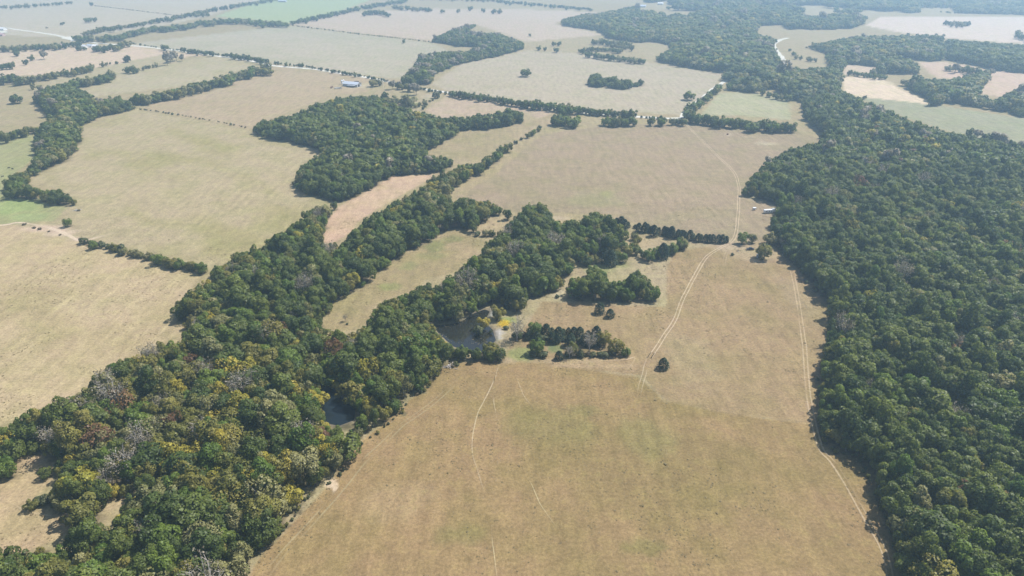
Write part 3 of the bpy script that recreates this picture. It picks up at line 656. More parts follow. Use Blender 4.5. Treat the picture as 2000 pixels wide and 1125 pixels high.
def neighbour(t):
    global ALLXY
    if ALLXY is None: ALLXY = np.array([(q['x'], q['y']) for q in TREES])
    d = np.hypot(ALLXY[:, 0] - t['x'], ALLXY[:, 1] - t['y'])
    c_ = np.argpartition(d, 14)[:14]
    for i in c_[np.argsort(d[c_])][1:]:
        q = TREES[i]
        if q['sp'] != t['sp'] and q['sp'] not in ('shrub', 'brush'):
            return {'oak': 'dark green', 'green': 'bright green', 'olive': 'olive', 'pale': 'buff', 'yellow': 'yellow', 'rust': 'rust brown', 'grey': 'grey bare', 'cedar': 'cedar'}[q['sp']]
    return None
def wood_label(t):
    p = np.array([t['x'], t['y']]); sz = 'large ' if t['R'] > 5.9 else ('small ' if t['R'] < 4.1 else '')
    look = sz + SP_LOOK[t['sp']]; w = t['w']
    if w in ('mixed', 'bank', 'creek'):
        if np.hypot(*(p - poolS)) < 26: return f"{look} beside the small dark pond", "trees round the small dark pond"
        if np.hypot(*(p - poolC)) < 36: return f"{look} on the bank of the curved pond", "trees round the curved pond"
        if np.hypot(*(p - scar)) < 18: return f"{look} by the bare soil scar at the wood's edge", "trees by the bare soil scar"
        if np.hypot(*(p - gap)) < 20: return f"{look} by the bare gap in the mixed wood", "trees round the bare gap"
        if float(sdist(straw, p[:1], p[1:])[0]) > -14: return f"{look} edging the straw coloured clearing", "trees round the straw clearing"
        if ed(E_past, t) < 9: return f"{look} on the brown pasture's edge of the mixed wood", "trees on the mixed wood's pasture edge"
        if ed(E_straw, t) < 10: return f"{look} on the straw field's edge of the mixed wood", "trees on the mixed wood's straw field edge"
        nb = neighbour(t); depth_ = min(ed(E_past, t), ed(E_straw, t)); zone = 'just inside' if depth_ < 26 else 'deep inside'
        return f"{look} {zone} the mixed wood" + (f" beside a {nb} tree" if nb else " among its own kind"), "trees inside the mixed wood"
    if w == 'forest':
        if ed(E_forest, t) < 10: return f"{look} on the track side edge of the dark forest", "trees on the forest edge"
        nb = neighbour(t); e_ = ed(E_forest, t); zone = 'just inside' if e_ < 24 else ('well inside' if e_ < 50 else 'deep inside')
        return f"{look} {zone} the dark forest" + (f" beside a {nb} tree" if nb else " among its own kind"), "trees inside the dark forest"
    return None
# how large each shows in the picture
cnt = {'broadleaf_tree': 0, 'autumn_tree': 0, 'bare_tree': 0, 'cedar_tree': 0, 'shrub': 0}
LIM = {'broadleaf_tree': 250, 'autumn_tree': 220, 'bare_tree': 50, 'cedar_tree': 90, 'shrub': 60}
rest = {}
def hedge_label(t):
    look = SP_LOOK[t['sp']]; w = t['w']
    return {
        'cedarhedge': ("dark pointed cedar in the straight cedar hedge between two pastures", "cedars of the straight hedge"),
        'scrub': (f"{look} in the scrubby hedge below the cedar row", "scrub hedge below the cedar row"),
        'uphedge': (f"{look} in the broken hedge climbing from the wood to the road", "broken hedge up to the road"),
        'fencebush': (f"{look} in the fence row between the straw fields", "fence row bushes between the straw fields"),
        'grove': (f"{look} inside the isolated cedar grove", "undergrowth of the cedar grove"),
    }.get(w)
for t in TREES:
    t['show'] = t['R'] / t['d'] * F
    t['in'] = -t['show'] < t['px'] < 2000 + t['show'] and -t['show'] < t['py'] < 1125 + t['show'] * .8
singles = []
for t in sorted(TREES, key=lambda q: -q['show']):
    nm = SP_NAME[t['sp']]; lab = None; grp = None
    if t['solo']: lab, grp = t['solo'], t.get('group')
    elif t['in']:
        r_ = wood_label(t) or hedge_label(t)
        if r_ and cnt[nm] < LIM[nm]:
            lab, grp = r_; cnt[nm] += 1
    if lab: place_tree(t, lab, grp); singles.append(t)
    else: rest.setdefault(t['w'], []).append(t)

STAND = {
 'undergrowth': ("undergrowth", "low shrubs and saplings fringing the wood edges", "undergrowth"),
 'forest': ("woodland", "dense dark green oak forest beyond the rutted track", "forest"),
 'mixed': ("woodland", "remaining trees of the mixed green and yellow autumn wood", "wood"),
 'creek': ("woodland", "green creek wood running past the pinkish bare field", "wood"),
 'pondside': ("woodland", "leafy green wood behind the curved pond", "wood"),
 'spur': ("woodland", "short wooded spur reaching into the pasture above two cedars", "wood"),
 'block': ("woodland", "compact dark oak block between the hay fields", "wood"),
 'brook': ("woodland", "winding band of trees round the large straw field", "wood"),
 'draw': ("woodland", "wooded draw climbing from the road between pale fields", "wood"),
 'island': ("woodland", "island of dark trees inside the pale hay field", "wood"),
 'hill': ("woodland", "hazy far woodland covering the rising ground", "wood"),
 'valley': ("woodland", "hazy wooded valley winding between pinkish fields", "wood"),
 'knoll': ("woodland", "hazy wooded knoll beside the big far field", "wood"),
 'hedges': ("hedgerows", "distant hedgerows dividing the fields along the white road", "hedgerow"),
 'weeds': ("weeds", "low dry weeds and brush along the fence lines", "weeds"),
 'scrub': ("scrub", "scrub filling the hedge below the cedar row", "scrub"),
 'bank': ("scrub", "leafy scrub on the pasture bank of the curved pond", "scrub"),
 'uphedge': ("scrub", "broken hedge scrub climbing to the road", "scrub"),
 'fencebush': ("scrub", "scrub in the fence row between straw fields", "scrub"),
 'grove': ("scrub", "undergrowth in the isolated cedar grove", "scrub"),
 'cedarhedge': ("scrub", "rest of the straight cedar hedge", "hedge"), 'solo': ("scrub", "brush heap shoots beside the shrub", "scrub"),
}
ng = bpy.data.node_groups.new("stand", 'GeometryNodeTree')
ng.interface.new_socket("Geometry", in_out='INPUT', socket_type='NodeSocketGeometry'); ng.interface.new_socket("Geometry", in_out='OUTPUT', socket_type='NodeSocketGeometry')
gi = ng.nodes.new("NodeGroupInput"); go = ng.nodes.new("NodeGroupOutput")
ci = ng.nodes.new("GeometryNodeCollectionInfo"); ci.inputs[0].default_value = PROTO; ci.inputs[1].default_value = True; ci.inputs[2].default_value = True
ip = ng.nodes.new("GeometryNodeInstanceOnPoints"); ip.inputs["Pick Instance"].default_value = True
def named(n, ty):
    q = ng.nodes.new("GeometryNodeInputNamedAttribute"); q.data_type = ty; q.inputs[0].default_value = n; return q.outputs["Attribute"]
ng.links.new(gi.outputs[0], ip.inputs["Points"]); ng.links.new(ci.outputs[0], ip.inputs["Instance"])
ng.links.new(named("pi", 'INT'), ip.inputs["Instance Index"]); ng.links.new(named("rot", 'FLOAT_VECTOR'), ip.inputs["Rotation"]); ng.links.new(named("sca", 'FLOAT_VECTOR'), ip.inputs["Scale"])
ng.links.new(ip.outputs[0], go.inputs[0])
STAND['tufts'] = ("grass_tufts", "coarse grass tufts and weeds dotted over the pastures", "grass")
rgt = np.random.default_rng(77); n_ = 150000; tx = rgt.uniform(-330, 330, n_); ty = rgt.uniform(150, 560, n_)
tpx, tpy, td = pix(tx, ty, 0 * tx); okt = (tpx > -60) & (tpx < 2060) & (tpy < 1180)
okt &= rgt.random(n_) < sstep(.42, .70, .6 * fbm(tx, ty, 30, 3) + .4 * fbm(tx + 50, ty, 5, 2)) * .55
for wn_ in WOODS.values(): okt &= ~inside(np.array(wn_, float), tpx, tpy)
for wv in VOIDS[:2]: okt &= ~inside(np.array(wv, float), tpx, tpy)
rest['tufts'] = [dict(w='tufts', sp='tuft', x=float(a), y=float(b), R=float(c), zs=float(e_), rz=float(f_), d=300.0, px=0, py=0, solo=None) for a, b, c, e_, f_ in zip(tx[okt], ty[okt], rgt.lognormal(-1.30, .35, okt.sum()), rgt.uniform(.30, .55, okt.sum()), rgt.uniform(0, 6.28, okt.sum()))]
for w, ts in rest.items():
    nm, lab, cat = STAND[w]
    me = bpy.data.meshes.new(nm); me.vertices.add(len(ts))
    me.vertices.foreach_set("co", np.array([(t['x'], t['y'], 0) for t in ts], np.float32).ravel())
    a = me.attributes.new("pi", 'INT', 'POINT'); a.data.foreach_set("value", np.array([form_of(t)['idx'] for t in ts], np.int32))
    a = me.attributes.new("rot", 'FLOAT_VECTOR', 'POINT'); a.data.foreach_set("vector", np.array([(0, 0, t['rz']) for t in ts], np.float32).ravel())
    sc_ = np.array([(scale_of(t)[0], scale_of(t)[0], scale_of(t)[1]) for t in ts], np.float32)
    a = me.attributes.new("sca", 'FLOAT_VECTOR', 'POINT'); a.data.foreach_set("vector", sc_.ravel())
    o = link(nm, me); md = o.modifiers.new("stand", 'NODES'); md.node_group = ng
    tag(o, lab, cat, None, "stuff")
print("TREES", len(TREES), "single", len(singles), cnt, {k: len(v) for k, v in rest.items()})

# ------------------------------------------------------------------ ground: fields coloured by their crops
TAN = (.300, .222, .122); STRAW = (.400, .315, .185); HAY = (.345, .300, .185); DIRT = (.470, .340, .225); PASTG = (.270, .245, .130)
FIELDS = [  # name, polygon, colour, green streak colour, streak amount
 ("pasture", [(475,1140),(560,1030),(640,950),(700,870),(800,785),(870,712),(985,700),(1250,735),(1300,783),(1405,804),(1590,829),(1650,834),(1720,900),(1850,1140)], (.292,.203,.099), (.212,.174,.068), .62, "brown pasture crossed by pale cattle paths"),
 ("pasture", [(985,700),(1060,590),(1300,600),(1310,490),(1430,475),(1500,470),(1560,480),(1660,560),(1670,700),(1650,834),(1590,829),(1405,804),(1300,783),(1250,735)], (.312,.226,.122), (.242,.195,.094), .50, "paler tan pasture under the junction of tracks"),
 ("pasture", [(890,385),(960,345),(1060,262),(1180,246),(1340,240),(1545,256),(1615,276),(1500,320),(1455,385),(1505,400),(1505,470),(1430,470),(1300,452),(1180,420),(1010,415)], (.315,.245,.155), (.255,.225,.125), .5, "wide tan pasture with a curving rutted track"),
 ("hay_field", [(62,350),(110,325),(160,270),(155,250),(262,214),(490,254),(640,296),(570,360),(660,400),(520,480),(410,528),(330,500),(170,465),(140,405),(150,385)], (.375,.308,.182), (.285,.265,.115), .8, "large straw hay field with greenish streaks"),
 ("hay_field", [(-160,430),(35,440),(160,472),(400,535),(340,600),(370,640),(150,765),(-160,900)], (.420,.330,.195), (.325,.280,.140), .7, "pale straw field beside the mixed wood"),
 ("bare_field", [(632,476),(628,460),(645,425),(664,402),(690,388),(722,371),(766,344),(848,340),(838,352),(806,369),(760,395),(712,424),(690,450),(656,475)], DIRT, (.43,.30,.195), .3, "narrow pinkish bare field between two woods"),
 ("hay_field", [(270,208),(530,133),(612,136),(725,155),(720,180),(640,190),(560,220),(485,252)], (.385,.310,.190), (.32,.285,.155), .5, "straw field in front of the long barn"),
 ("hay_field", [(840,165),(900,126),(1030,98),(1180,108),(1410,146),(1400,165),(1335,225),(1110,212),(880,178)], (.400,.350,.240), (.335,.325,.200), .6, "pale green grey hay field around the lone tree"),
 ("hay_field", [(245,86),(560,50),(700,66),(845,84),(880,100),(815,120),(785,155),(700,146),(480,116)], (.410,.365,.255), (.330,.340,.210), .8, "wide pale field behind the white road"),
 ("hay_field", [(420,32),(600,-30),(800,-30),(650,28),(565,46)], (.330,.385,.195), (.29,.37,.165), .5, "far field of fresh pale green grass"),
 ("hay_field", [(565,47),(660,26),(850,16),(1090,20),(1180,26),(1080,45),(1180,68),(1030,82),(930,48),(842,80),(700,64)], (.460,.380,.275), (.40,.355,.23), .4, "far tan field with a few single trees"),
 ("hay_field", [(-200,60),(140,74),(330,48),(410,30),(600,-30),(-200,-30)], (.445,.390,.275), (.38,.365,.225), .5, "far pale field crossed by a thin fence line"),
 ("hay_field", [(-160,112),(0,102),(130,92),(250,88),(330,100),(400,108),(240,122),(120,145),(0,150),(-160,160)], (.520,.415,.285), (.46,.39,.24), .3, "straw field below the far farmstead"),
 ("pasture", [(175,190),(460,155),(520,124),(420,108),(300,130),(160,176)], (.390,.340,.205), (.325,.310,.155), .6, "greenish hay strip between two hedgerows"),
 ("pasture", [(62,178),(160,176),(310,124),(355,112),(330,104),(130,145)], (.385,.335,.200), (.32,.30,.15), .5, "narrow straw strip between two hedgerows"),
 ("pasture", [(-160,282),(66,260),(66,310),(12,350),(10,375),(130,405),(105,432),(0,440),(-160,440)], (.300,.290,.140), (.255,.285,.115), .8, "green pasture with three black cattle"),
 ("pasture", [(830,215),(880,182),(1010,205),(1090,215),(1060,235),(1022,218),(920,228),(866,233)], (.420,.325,.225), (.36,.29,.18), .5, "pinkish dry field south of the road hedge"),
 ("pasture", [(825,302),(905,256),(1025,243),(1090,216),(1170,224),(1060,246),(960,305),(890,318)], (.350,.275,.165), (.27,.24,.12), .6, "dry grass behind the oak block"),
 ("pasture", [(1370,225),(1405,180),(1468,183),(1538,192),(1545,235),(1450,226)], (.370,.345,.210), (.31,.315,.17), .5, "pale green field beside the diagonal hedgerow"),
 ("hay_field", [(1645,150),(1720,152),(1825,205),(1790,205),(1650,185)], (.60,.48,.34), (.55,.45,.31), .3, "bright straw field below the wooded valley"),
 ("hay_field", [(1646,148),(1650,124),(1713,130),(1716,148)], (.49,.40,.28), (.45,.37,.24), .3, "small straw field at the valley head"),
 ("pasture", [(1670,188),(1830,205),(1990,230),(2150,260),(2150,330),(2000,295),(1850,256),(1735,218)], (.300,.290,.180), (.26,.265,.15), .5, "grey green pasture behind the dark forest"),
 ("hay_field", [(1792,121),(1850,122),(1940,138),(1902,158),(1830,152)], (.50,.385,.27), (.45,.36,.24), .3, "pinkish field in the wooded valley"),
 ("hay_field", [(1905,182),(1935,140),(2150,130),(2150,165),(1960,190)], (.50,.385,.27), (.45,.36,.24), .3, "pinkish slope beside the wooded valley"),
 ("hay_field", [(1690,50),(1720,33),(1990,33),(2150,50),(2150,95),(1950,82),(1846,74),(1760,64)], (.56,.47,.36), (.52,.45,.33), .3, "wide pale field in the hazy distance"),
 ("pasture", [(893,447),(950,474),(925,499),(895,528),(825,546),(807,566),(762,580),(727,598),(720,628),(692,648),(628,642),(640,595),(702,566),(766,507),(822,482)], (.340,.262,.145), (.240,.215,.095), .5, "narrow grassy clearing between creek wood and pond wood"),
 ("pasture", [(-160,950),(0,930),(30,885),(110,890),(100,945),(40,990),(150,1010),(120,1050),(20,1085),(-160,1075)], (.400,.300,.175), (.30,.255,.12), .6, "straw clearing with faint tracks"),
]
PATCH = [ # px,py,rx,ry, colour, strength : soil and plants of another colour
 (1160,390,60,18,(.28,.25,.135),.45),(1188,380,18,10,(.28,.27,.12),.5),
 (30,405,60,22,(.27,.32,.125),.8),(60,424,50,10,(.27,.32,.13),.6),
 (1083,680,18,10,(.16,.20,.085),.8),(1165,522,40,14,(.23,.25,.10),.7),(1205,515,30,12,(.26,.27,.11),.6),
 (1020,690,34,16,(.22,.24,.09),.85),(985,625,24,10,(.22,.26,.09),.8),
 (985,632,11,7,(.62,.45,.02),.5),
 (972,652,14,14,(.40,.37,.33),.97),(960,610,12,9,(.30,.29,.27),.95),
 (647,945,13,10,(.60,.45,.33),1.0),(655,955,6,8,(.58,.44,.32),.9),
 (90,446,62,8,(.50,.37,.27),.9),(120,455,32,9,(.52,.39,.29),.9),(150,466,25,5,(.46,.35,.25),.7),
 (1490,280,26,5,(.46,.38,.26),.7),(1421,263,10,3,(.44,.35,.25),.7),
 (1470,490,60,26,(.40,.31,.20),.55),(1420,480,40,10,(.44,.34,.23),.7),(1560,580,30,50,(.335,.25,.155),.5),
 (840,190,20,8,(.42,.35,.26),.6),(800,205,20,5,(.30,.38,.14),.7),(745,200,12,6,(.40,.34,.20),.6),
 (1083,425,34,5,(.42,.33,.22),.9),(960,438,40,10,(.38,.29,.17),.9),(1260,468,60,14,(.37,.28,.17),.8),
 (668,830,34,14,(.10,.085,.05),.95),(640,815,20,14,(.10,.085,.05),.8),(850,480,26,12,(.20,.20,.08),.8),(880,468,24,9,(.20,.20,.08),.7),(800,520,20,10,(.22,.22,.09),.6),(760,560,24,10,(.22,.22,.085),.7),(840,500,30,8,(.24,.22,.10),.5),
 (220,985,30,16,(.44,.33,.20),.9),(1090,574,14,10,(.46,.38,.26),.9),(700,168,40,7,(.44,.37,.25),.6),
 (1100,705,120,7,(.40,.30,.18),.5),(1150,715,90,5,(.40,.29,.18),.5),(990,705,20,8,(.44,.33,.22),.6),
 (1070,830,110,50,(.215,.180,.072),.5),(1270,850,60,50,(.235,.20,.085),.45),(1250,1070,50,20,(.19,.165,.06),.6),(900,1045,60,25,(.205,.172,.068),.5),(1140,800,30,14,(.20,.175,.07),.5),
 (780,980,90,50,(.33,.235,.125),.6),(1010,690,14,20,(.26,.25,.11),.5),(1350,700,60,60,(.35,.27,.16),.4),
 (170,600,120,30,(.41,.33,.19),.4),(250,1055,40,20,(.44,.34,.22),.6),(1600,250,20,5,(.40,.33,.22),.7),
]
ponds = {
 'curved': [(845,636),(862,655),(885,676),(925,690),(952,684),(968,664),(962,644),(952,634),(948,622),(956,608),(946,604),(925,612),(905,626),(880,634)],
 'small': [(622,742),(646,752),(664,776),(694,798),(692,820),(662,832),(636,826),(628,795),(618,765)],
}
pondW = {k: wpoly(v, -.3) for k, v in ponds.items()}
rows = np.concatenate([np.linspace(math.radians(56), math.radians(3.6), 470), np.radians([3.2, 2.7, 2.2, 1.7, 1.3, 1.0])])
gy = CAM_H / np.tan(rows); ncol = 520; u = np.linspace(-1.05, 1.05, ncol)
depth = gy * cp + CAM_H * sp
GX = depth[:, None] * u[None]; GY = np.repeat(gy[:, None], ncol, 1); nrow = len(gy)
X = GX.ravel(); Y = GY.ravel()
FIELDS = [(a, b, tuple(np.array(c) * (.80, .775, .80)), tuple(np.array(d) * (.855, .775, .84)), e, f) for a, b, c, d, e, f in FIELDS]
FIELDS = [(a, b, tuple(np.array(c) * ((1.0, .97, 1.0) if min(q[1] for q in b) < 140 else 1)), tuple(np.array(d) * ((1.03, .965, 1.0) if min(q[1] for q in b) < 140 else 1)), e, f) for a, b, c, d, e, f in FIELDS]
colr = np.empty((len(X), 3)); colr[:] = (.345, .275, .165)
wob = (fbm(X, Y, 22, 3) - .5) * 5; big = fbm(X + 300, Y, 120, 4); mid = fbm(X * .7 + .7 * Y, (Y - X) * .25, 26, 4)
far = np.clip(depth / 1200, 0.3, 3)[:, None].repeat(ncol, 1).ravel()
base_far = sstep(.35, .65, fbm(X, Y, 260, 3))[:, None]
colr = (colr * (1 - base_far) + np.array((.335, .262, .152)) * base_far) * .8
fid = np.full(len(X), -1); FP = []
for k, (nm, pts, c, c2, am, lab) in enumerate(FIELDS):
    P = wpoly(pts); FP.append(P); m0, m1 = P.min(0) - 20, P.max(0) + 20
    sel = np.where((X > m0[0]) & (X < m1[0]) & (Y > m0[1]) & (Y < m1[1]))[0]
    if not len(sel): continue
    s = sdist(P, X[sel], Y[sel]); fid[sel[s > 0]] = k
    w = sstep(-1.8 * far[sel] - .5, 1.8 * far[sel] + .5, s + wob[sel])[:, None]
    st = (am * sstep(.42, .62, .55 * big[sel] + .45 * mid[sel]))[:, None]
    cc = np.array(c) * (1 - st) + np.array(c2) * st
    colr[sel] = colr[sel] * (1 - w) + cc * w
for px, py, rx, ry, c, s in PATCH:
    c = tuple(np.array(c) * .8)
    x0, y0 = G(px, py); xr = G(px + rx, py)[0] - x0; yr = abs(G(px, py - ry)[1] - G(px, py + ry)[1]) / 2
    sel = np.where((abs(X - x0) < 2.2 * xr) & (abs(Y - y0) < 2.2 * yr))[0]
    if not len(sel): continue
    q = np.hypot((X[sel] - x0) / xr, (Y[sel] - y0) / yr) + (fbm(X[sel], Y[sel], max(3.0, .6 * xr), 4) - .5) * 1.1
    w = (s * sstep(1.15, .45, q))[:, None]; colr[sel] = colr[sel] * (1 - w) + np.array(c) * w
# leaf litter and rank undergrowth wherever crowns stand
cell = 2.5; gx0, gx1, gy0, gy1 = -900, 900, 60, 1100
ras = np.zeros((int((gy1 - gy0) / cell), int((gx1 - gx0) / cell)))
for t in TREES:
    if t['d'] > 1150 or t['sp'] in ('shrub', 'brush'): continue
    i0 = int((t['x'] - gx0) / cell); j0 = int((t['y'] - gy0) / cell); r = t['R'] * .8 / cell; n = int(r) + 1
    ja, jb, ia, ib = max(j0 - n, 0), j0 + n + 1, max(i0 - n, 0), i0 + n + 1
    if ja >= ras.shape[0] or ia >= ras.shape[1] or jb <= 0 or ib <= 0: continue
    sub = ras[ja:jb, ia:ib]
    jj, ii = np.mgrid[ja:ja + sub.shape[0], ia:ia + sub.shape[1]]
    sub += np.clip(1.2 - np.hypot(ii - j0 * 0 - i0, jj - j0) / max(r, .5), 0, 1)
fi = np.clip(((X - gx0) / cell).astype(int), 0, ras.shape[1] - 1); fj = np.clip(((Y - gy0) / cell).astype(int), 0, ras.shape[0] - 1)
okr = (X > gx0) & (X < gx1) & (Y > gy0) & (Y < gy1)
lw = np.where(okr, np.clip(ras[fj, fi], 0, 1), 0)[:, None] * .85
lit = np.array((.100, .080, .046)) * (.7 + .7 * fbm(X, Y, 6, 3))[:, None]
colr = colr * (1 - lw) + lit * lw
Z = np.zeros(len(X))
for k, P in pondW.items():
    m0, m1 = P.min(0) - 8, P.max(0) + 8; sel = np.where((X > m0[0]) & (X < m1[0]) & (Y > m0[1]) & (Y < m1[1]))[0]
    s = sdist(P, X[sel], Y[sel]) + wob[sel] * .25
    Z[sel] -= 1.5 * sstep(-2.5, 5.0, s)
    w = sstep(-2.6, -.2, s)[:, None] * .85; mud = np.array((.13, .108, .075)); colr[sel] = colr[sel] * (1 - w) + mud * w
cidx = (np.arange(nrow - 1)[:, None] * ncol + np.arange(ncol - 1)[None]).ravel()
quads = np.stack([cidx, cidx + 1, cidx + ncol + 1, cidx + ncol], 1)
# cell belongs to the field of its first corner
qf = fid[quads[:, 0]]
def sheet(name, qsel, kind='structure', label=None):
    used, inv = np.unique(quads[qsel].ravel(), return_inverse=True)
    me = bpy.data.meshes.new(name); me.vertices.add(len(used))
    me.vertices.foreach_set("co", np.stack([X[used], Y[used], Z[used]], 1).astype(np.float32).ravel())
    n = len(qsel); me.loops.add(4 * n); me.loops.foreach_set("vertex_index", inv.astype(np.int32)); me.polygons.add(n)
    me.polygons.foreach_set("loop_start", np.arange(n, dtype=np.int32) * 4); me.update(calc_edges=True)
    a = me.attributes.new("col", 'FLOAT_COLOR', 'POINT'); a.data.foreach_set("color", np.concatenate([colr[used], np.ones((len(used), 1))], 1).astype(np.float32).ravel())
    o = link(name, me, None, (M_ground,)); tag(o, label, None, None, kind); return o
sheet("ground", np.where(qf < 0)[0], label="dry grass and woodland floor between the fields")
for k, f in enumerate(FIELDS):
    s = np.where(qf == k)[0]
    if len(s): sheet(f[0], s, label=f[5])
me = bpy.data.meshes.new("terrain"); e = 26000.0
me.from_pydata([(-e, -3000, -3), (e, -3000, -3), (e, 2 * e, -3), (-e, 2 * e, -3)], [], [(0, 1, 2, 3)])
a = me.attributes.new("col", 'FLOAT_COLOR', 'POINT'); a.data.foreach_set("color", [.26, .225, .135, 1] * 4)
tag(link("terrain", me, None, (M_ground,)), "flat land running on to the horizon", None, None, "structure")

# ------------------------------------------------------------------ water
def smooth_poly(P, it=2):
    for _ in range(it):
        Q = []
        for i in range(len(P)):
            a, b = P[i], P[(i + 1) % len(P)]; Q += [a * .75 + b * .25, a * .25 + b * .75]
        P = np.array(Q)
    return P
for k, P in pondW.items():
    c = P.mean(0); Q = smooth_poly(P + (P - c) / (np.linalg.norm(P - c, axis=1, keepdims=True) + 1e-6) * 1.5)
    me = bpy.data.meshes.new("pond"); bm = bmesh.new(); vs = [bm.verts.new((q[0], q[1], -.42)) for q in Q]; f = bm.faces.new(vs)
    if f.normal.z < 0: f.normal_flip()
    bm.normal_update(); bmesh.ops.triangulate(bm, faces=bm.faces[:]); bm.to_mesh(me); bm.free()
    tag(link("pond", me, None, (water_mat("pond_water_" + k, (.016, .016, .012) if k == 'curved' else (.010, .016, .020)),)),
        "curved brown farm pond with a pale mud flat" if k == 'curved' else "small dark blue pond hidden among the autumn trees", None, None, "structure")

# ------------------------------------------------------------------ roads, tracks, cattle paths
def ground_col(x, y):
    j = np.clip(np.searchsorted(gy, y), 0, nrow - 1); d = y * cp + CAM_H * sp
    i = np.clip(((x / d + 1.05) / 2.10 * (ncol - 1)).round().astype(int), 0, ncol - 1)
    return colr[j * ncol + i]
def ribbon(name, pts, width, color, z=.05, label=None, ruts=None, fade=0.0, gaps=0.0, step=2.0, wander=.0, matl=None, kind='structure'):
    P = wpoly(pts); color = tuple(np.array(color) * .84)
    # resample smoothly (Catmull-Rom)
    Q = []
    n = len(P)
    for i in range(n - 1):
        p0, p1, p2, p3 = P[max(i - 1, 0)], P[i], P[i + 1], P[min(i + 2, n - 1)]
        m = max(2, int(np.linalg.norm(p2 - p1) / step))
        for t in np.arange(m) / m:
            Q.append(.5 * ((2 * p1) + (p2 - p0) * t + (2 * p0 - 5 * p1 + 4 * p2 - p3) * t * t + (3 * p1 - p0 - 3 * p2 + p3) * t ** 3))
    Q.append(P[-1]); Q = np.array(Q); T = np.gradient(Q, axis=0); T /= np.linalg.norm(T, axis=1, keepdims=True) + 1e-9
    Nn = np.stack([-T[:, 1], T[:, 0]], 1); V = []; Fc = []; C = []
    al = np.arange(len(Q)) * step
    for off in (ruts or (0.0,)):
        w = width * (1 + .45 * (fbm(al + off * 9, al * 0 + 3.7 * off, 14, 3) - .5) * 2)
        wd = wander * (fbm(al, al * 0 + 11 + off, 25, 3) - .5) * 2
        L_ = Q + Nn * (off + wd + w / 2)[:, None]; R_ = Q + Nn * (off + wd - w / 2)[:, None]
        mixw = sstep(gaps - .12, gaps + .22, fbm(al + 71 * off, al * 0 + 2.2, 16, 3)) if gaps else np.ones(len(Q))
        if gaps: ii_ = np.arange(len(Q)); mixw = mixw * np.clip(np.minimum(ii_, len(Q) - 1 - ii_) / 9.0, 0, 1)
        gc = ground_col(Q[:, 0], Q[:, 1])
        b = len(V)
        for i in range(len(Q)):
            V += [(L_[i][0], L_[i][1], z), (R_[i][0], R_[i][1], z)]
            cc = gc[i] * (1 - mixw[i]) + np.array(color) * mixw[i]
            C += [cc[0], cc[1], cc[2], 1] * 2
            if i: Fc.append((b + 2 * i - 2, b + 2 * i - 1, b + 2 * i + 1, b + 2 * i))
    me = bpy.data.meshes.new(name); me.from_pydata(V, [], Fc)
    a = me.attributes.new("col", 'FLOAT_COLOR', 'POINT'); a.data.foreach_set("color", C)
    return tag(link(name, me, None, (matl or M_track,)), label, None, None, kind)
ROADC = (.60, .565, .50); RUT = (.455, .352, .24)
ribbon("road", [(-120,50),(0,54),(35,58),(105,68),(140,76),(189,84),(245,88),(308,94),(385,104),(490,119),(532,128),(612,135),(650,141),(710,150),(752,158),(818,172),(878,181),(948,191),(1018,204),(1105,216),(1175,223),(1245,228),(1300,231),(1332,231)], 9.5, ROADC, .06, "white gravel country road", step=6)
ribbon("road", [(1333,230),(1338,222),(1372,194),(1405,166),(1440,146),(1500,136),(1529,125),(1527,112),(1512,92),(1512,86),(1524,78),(1540,74)], 9, ROADC, .10, "white gravel road turning off along the diagonal hedgerow", step=6)
ribbon("yard", [(128,72),(142,76),(152,80)], 26, ROADC, .14, "white gravel yard at the road corner", step=6)
ribbon("yard", [(-4,60),(6,63),(14,63)], 22, ROADC, .14, "white gravel yard of the far farm", step=6)
TRK = [(1340,241),(1350,253),(1370,273),(1405,308),(1430,332),(1442,357),(1443,388),(1442,411),(1438,450),(1429,471),(1405,485),(1380,502),(1363,530),(1345,562),(1331,590),(1317,625),(1300,652),(1284,678),(1269,700)]
ribbon("dirt_track", TRK, .62, RUT, .05, "pale two-rut dirt track curving over the pasture", ruts=(-.95, .95), wander=.5)
ribbon("dirt_track", [(1276,689),(1269,700),(1262,716),(1259,730),(1252,752),(1248,770)], .55, (.46, .36, .25), .05, "fading end of the two-rut track", ruts=(-.95, .95), gaps=.3, wander=.5)
ribbon("dirt_track", [(1545,522),(1553,555),(1562,611),(1571,674),(1577,752),(1583,794),(1589,826),(1604,878),(1625,902),(1660,955),(1695,1018),(1723,1070),(1735,1112),(1742,1160)], .70, (.40, .300, .190), .05, "rutted track along the dark forest's edge", ruts=(-.95, .95), gaps=.22, wander=.4)
ribbon("dirt_track", [(1429,473),(1417,500),(1414,520)], .5, (.42,.33,.22), .05, "faint wheel marks running off the track junction", ruts=(-.9, .9), gaps=.4)
ribbon("farm_lane", [(-120,446),(0,440),(35,435),(75,440),(105,447),(135,460),(158,470),(185,465),(222,455)], 3.0, (.54,.42,.31), .05, "bare soil farm lane through the fence gap", wander=1.5, gaps=.25)
def path(pts, w, c, lab, gaps=.3): ribbon("cattle_path", pts, w, c, .05, lab, gaps=gaps, wander=.5, step=1.5)
PC = (.40, .31, .20)
path([(984,696),(979,704),(970,730),(964,746),(951,773),(938,797),(930,818),(923,853),(923,885),(930,909),(938,934),(947,962)], .5, PC, "longest pale cattle path winding over the brown pasture", .2)
path([(947,962),(955,990),(958,1004),(961,1040),(963,1063),(970,1119),(972,1150)], .32, (.44,.34,.20), "thin lower end of the longest cattle path", .42)
path([(970,728),(966,745),(965,783),(968,803),(971,822)], .38, PC, "short straight cattle path beside the longest one", .35)
path([(1000,719),(1010,737),(1017,756),(1024,773),(1040,795)], .45, PC, "cattle path starting below the weedy pool", .25)
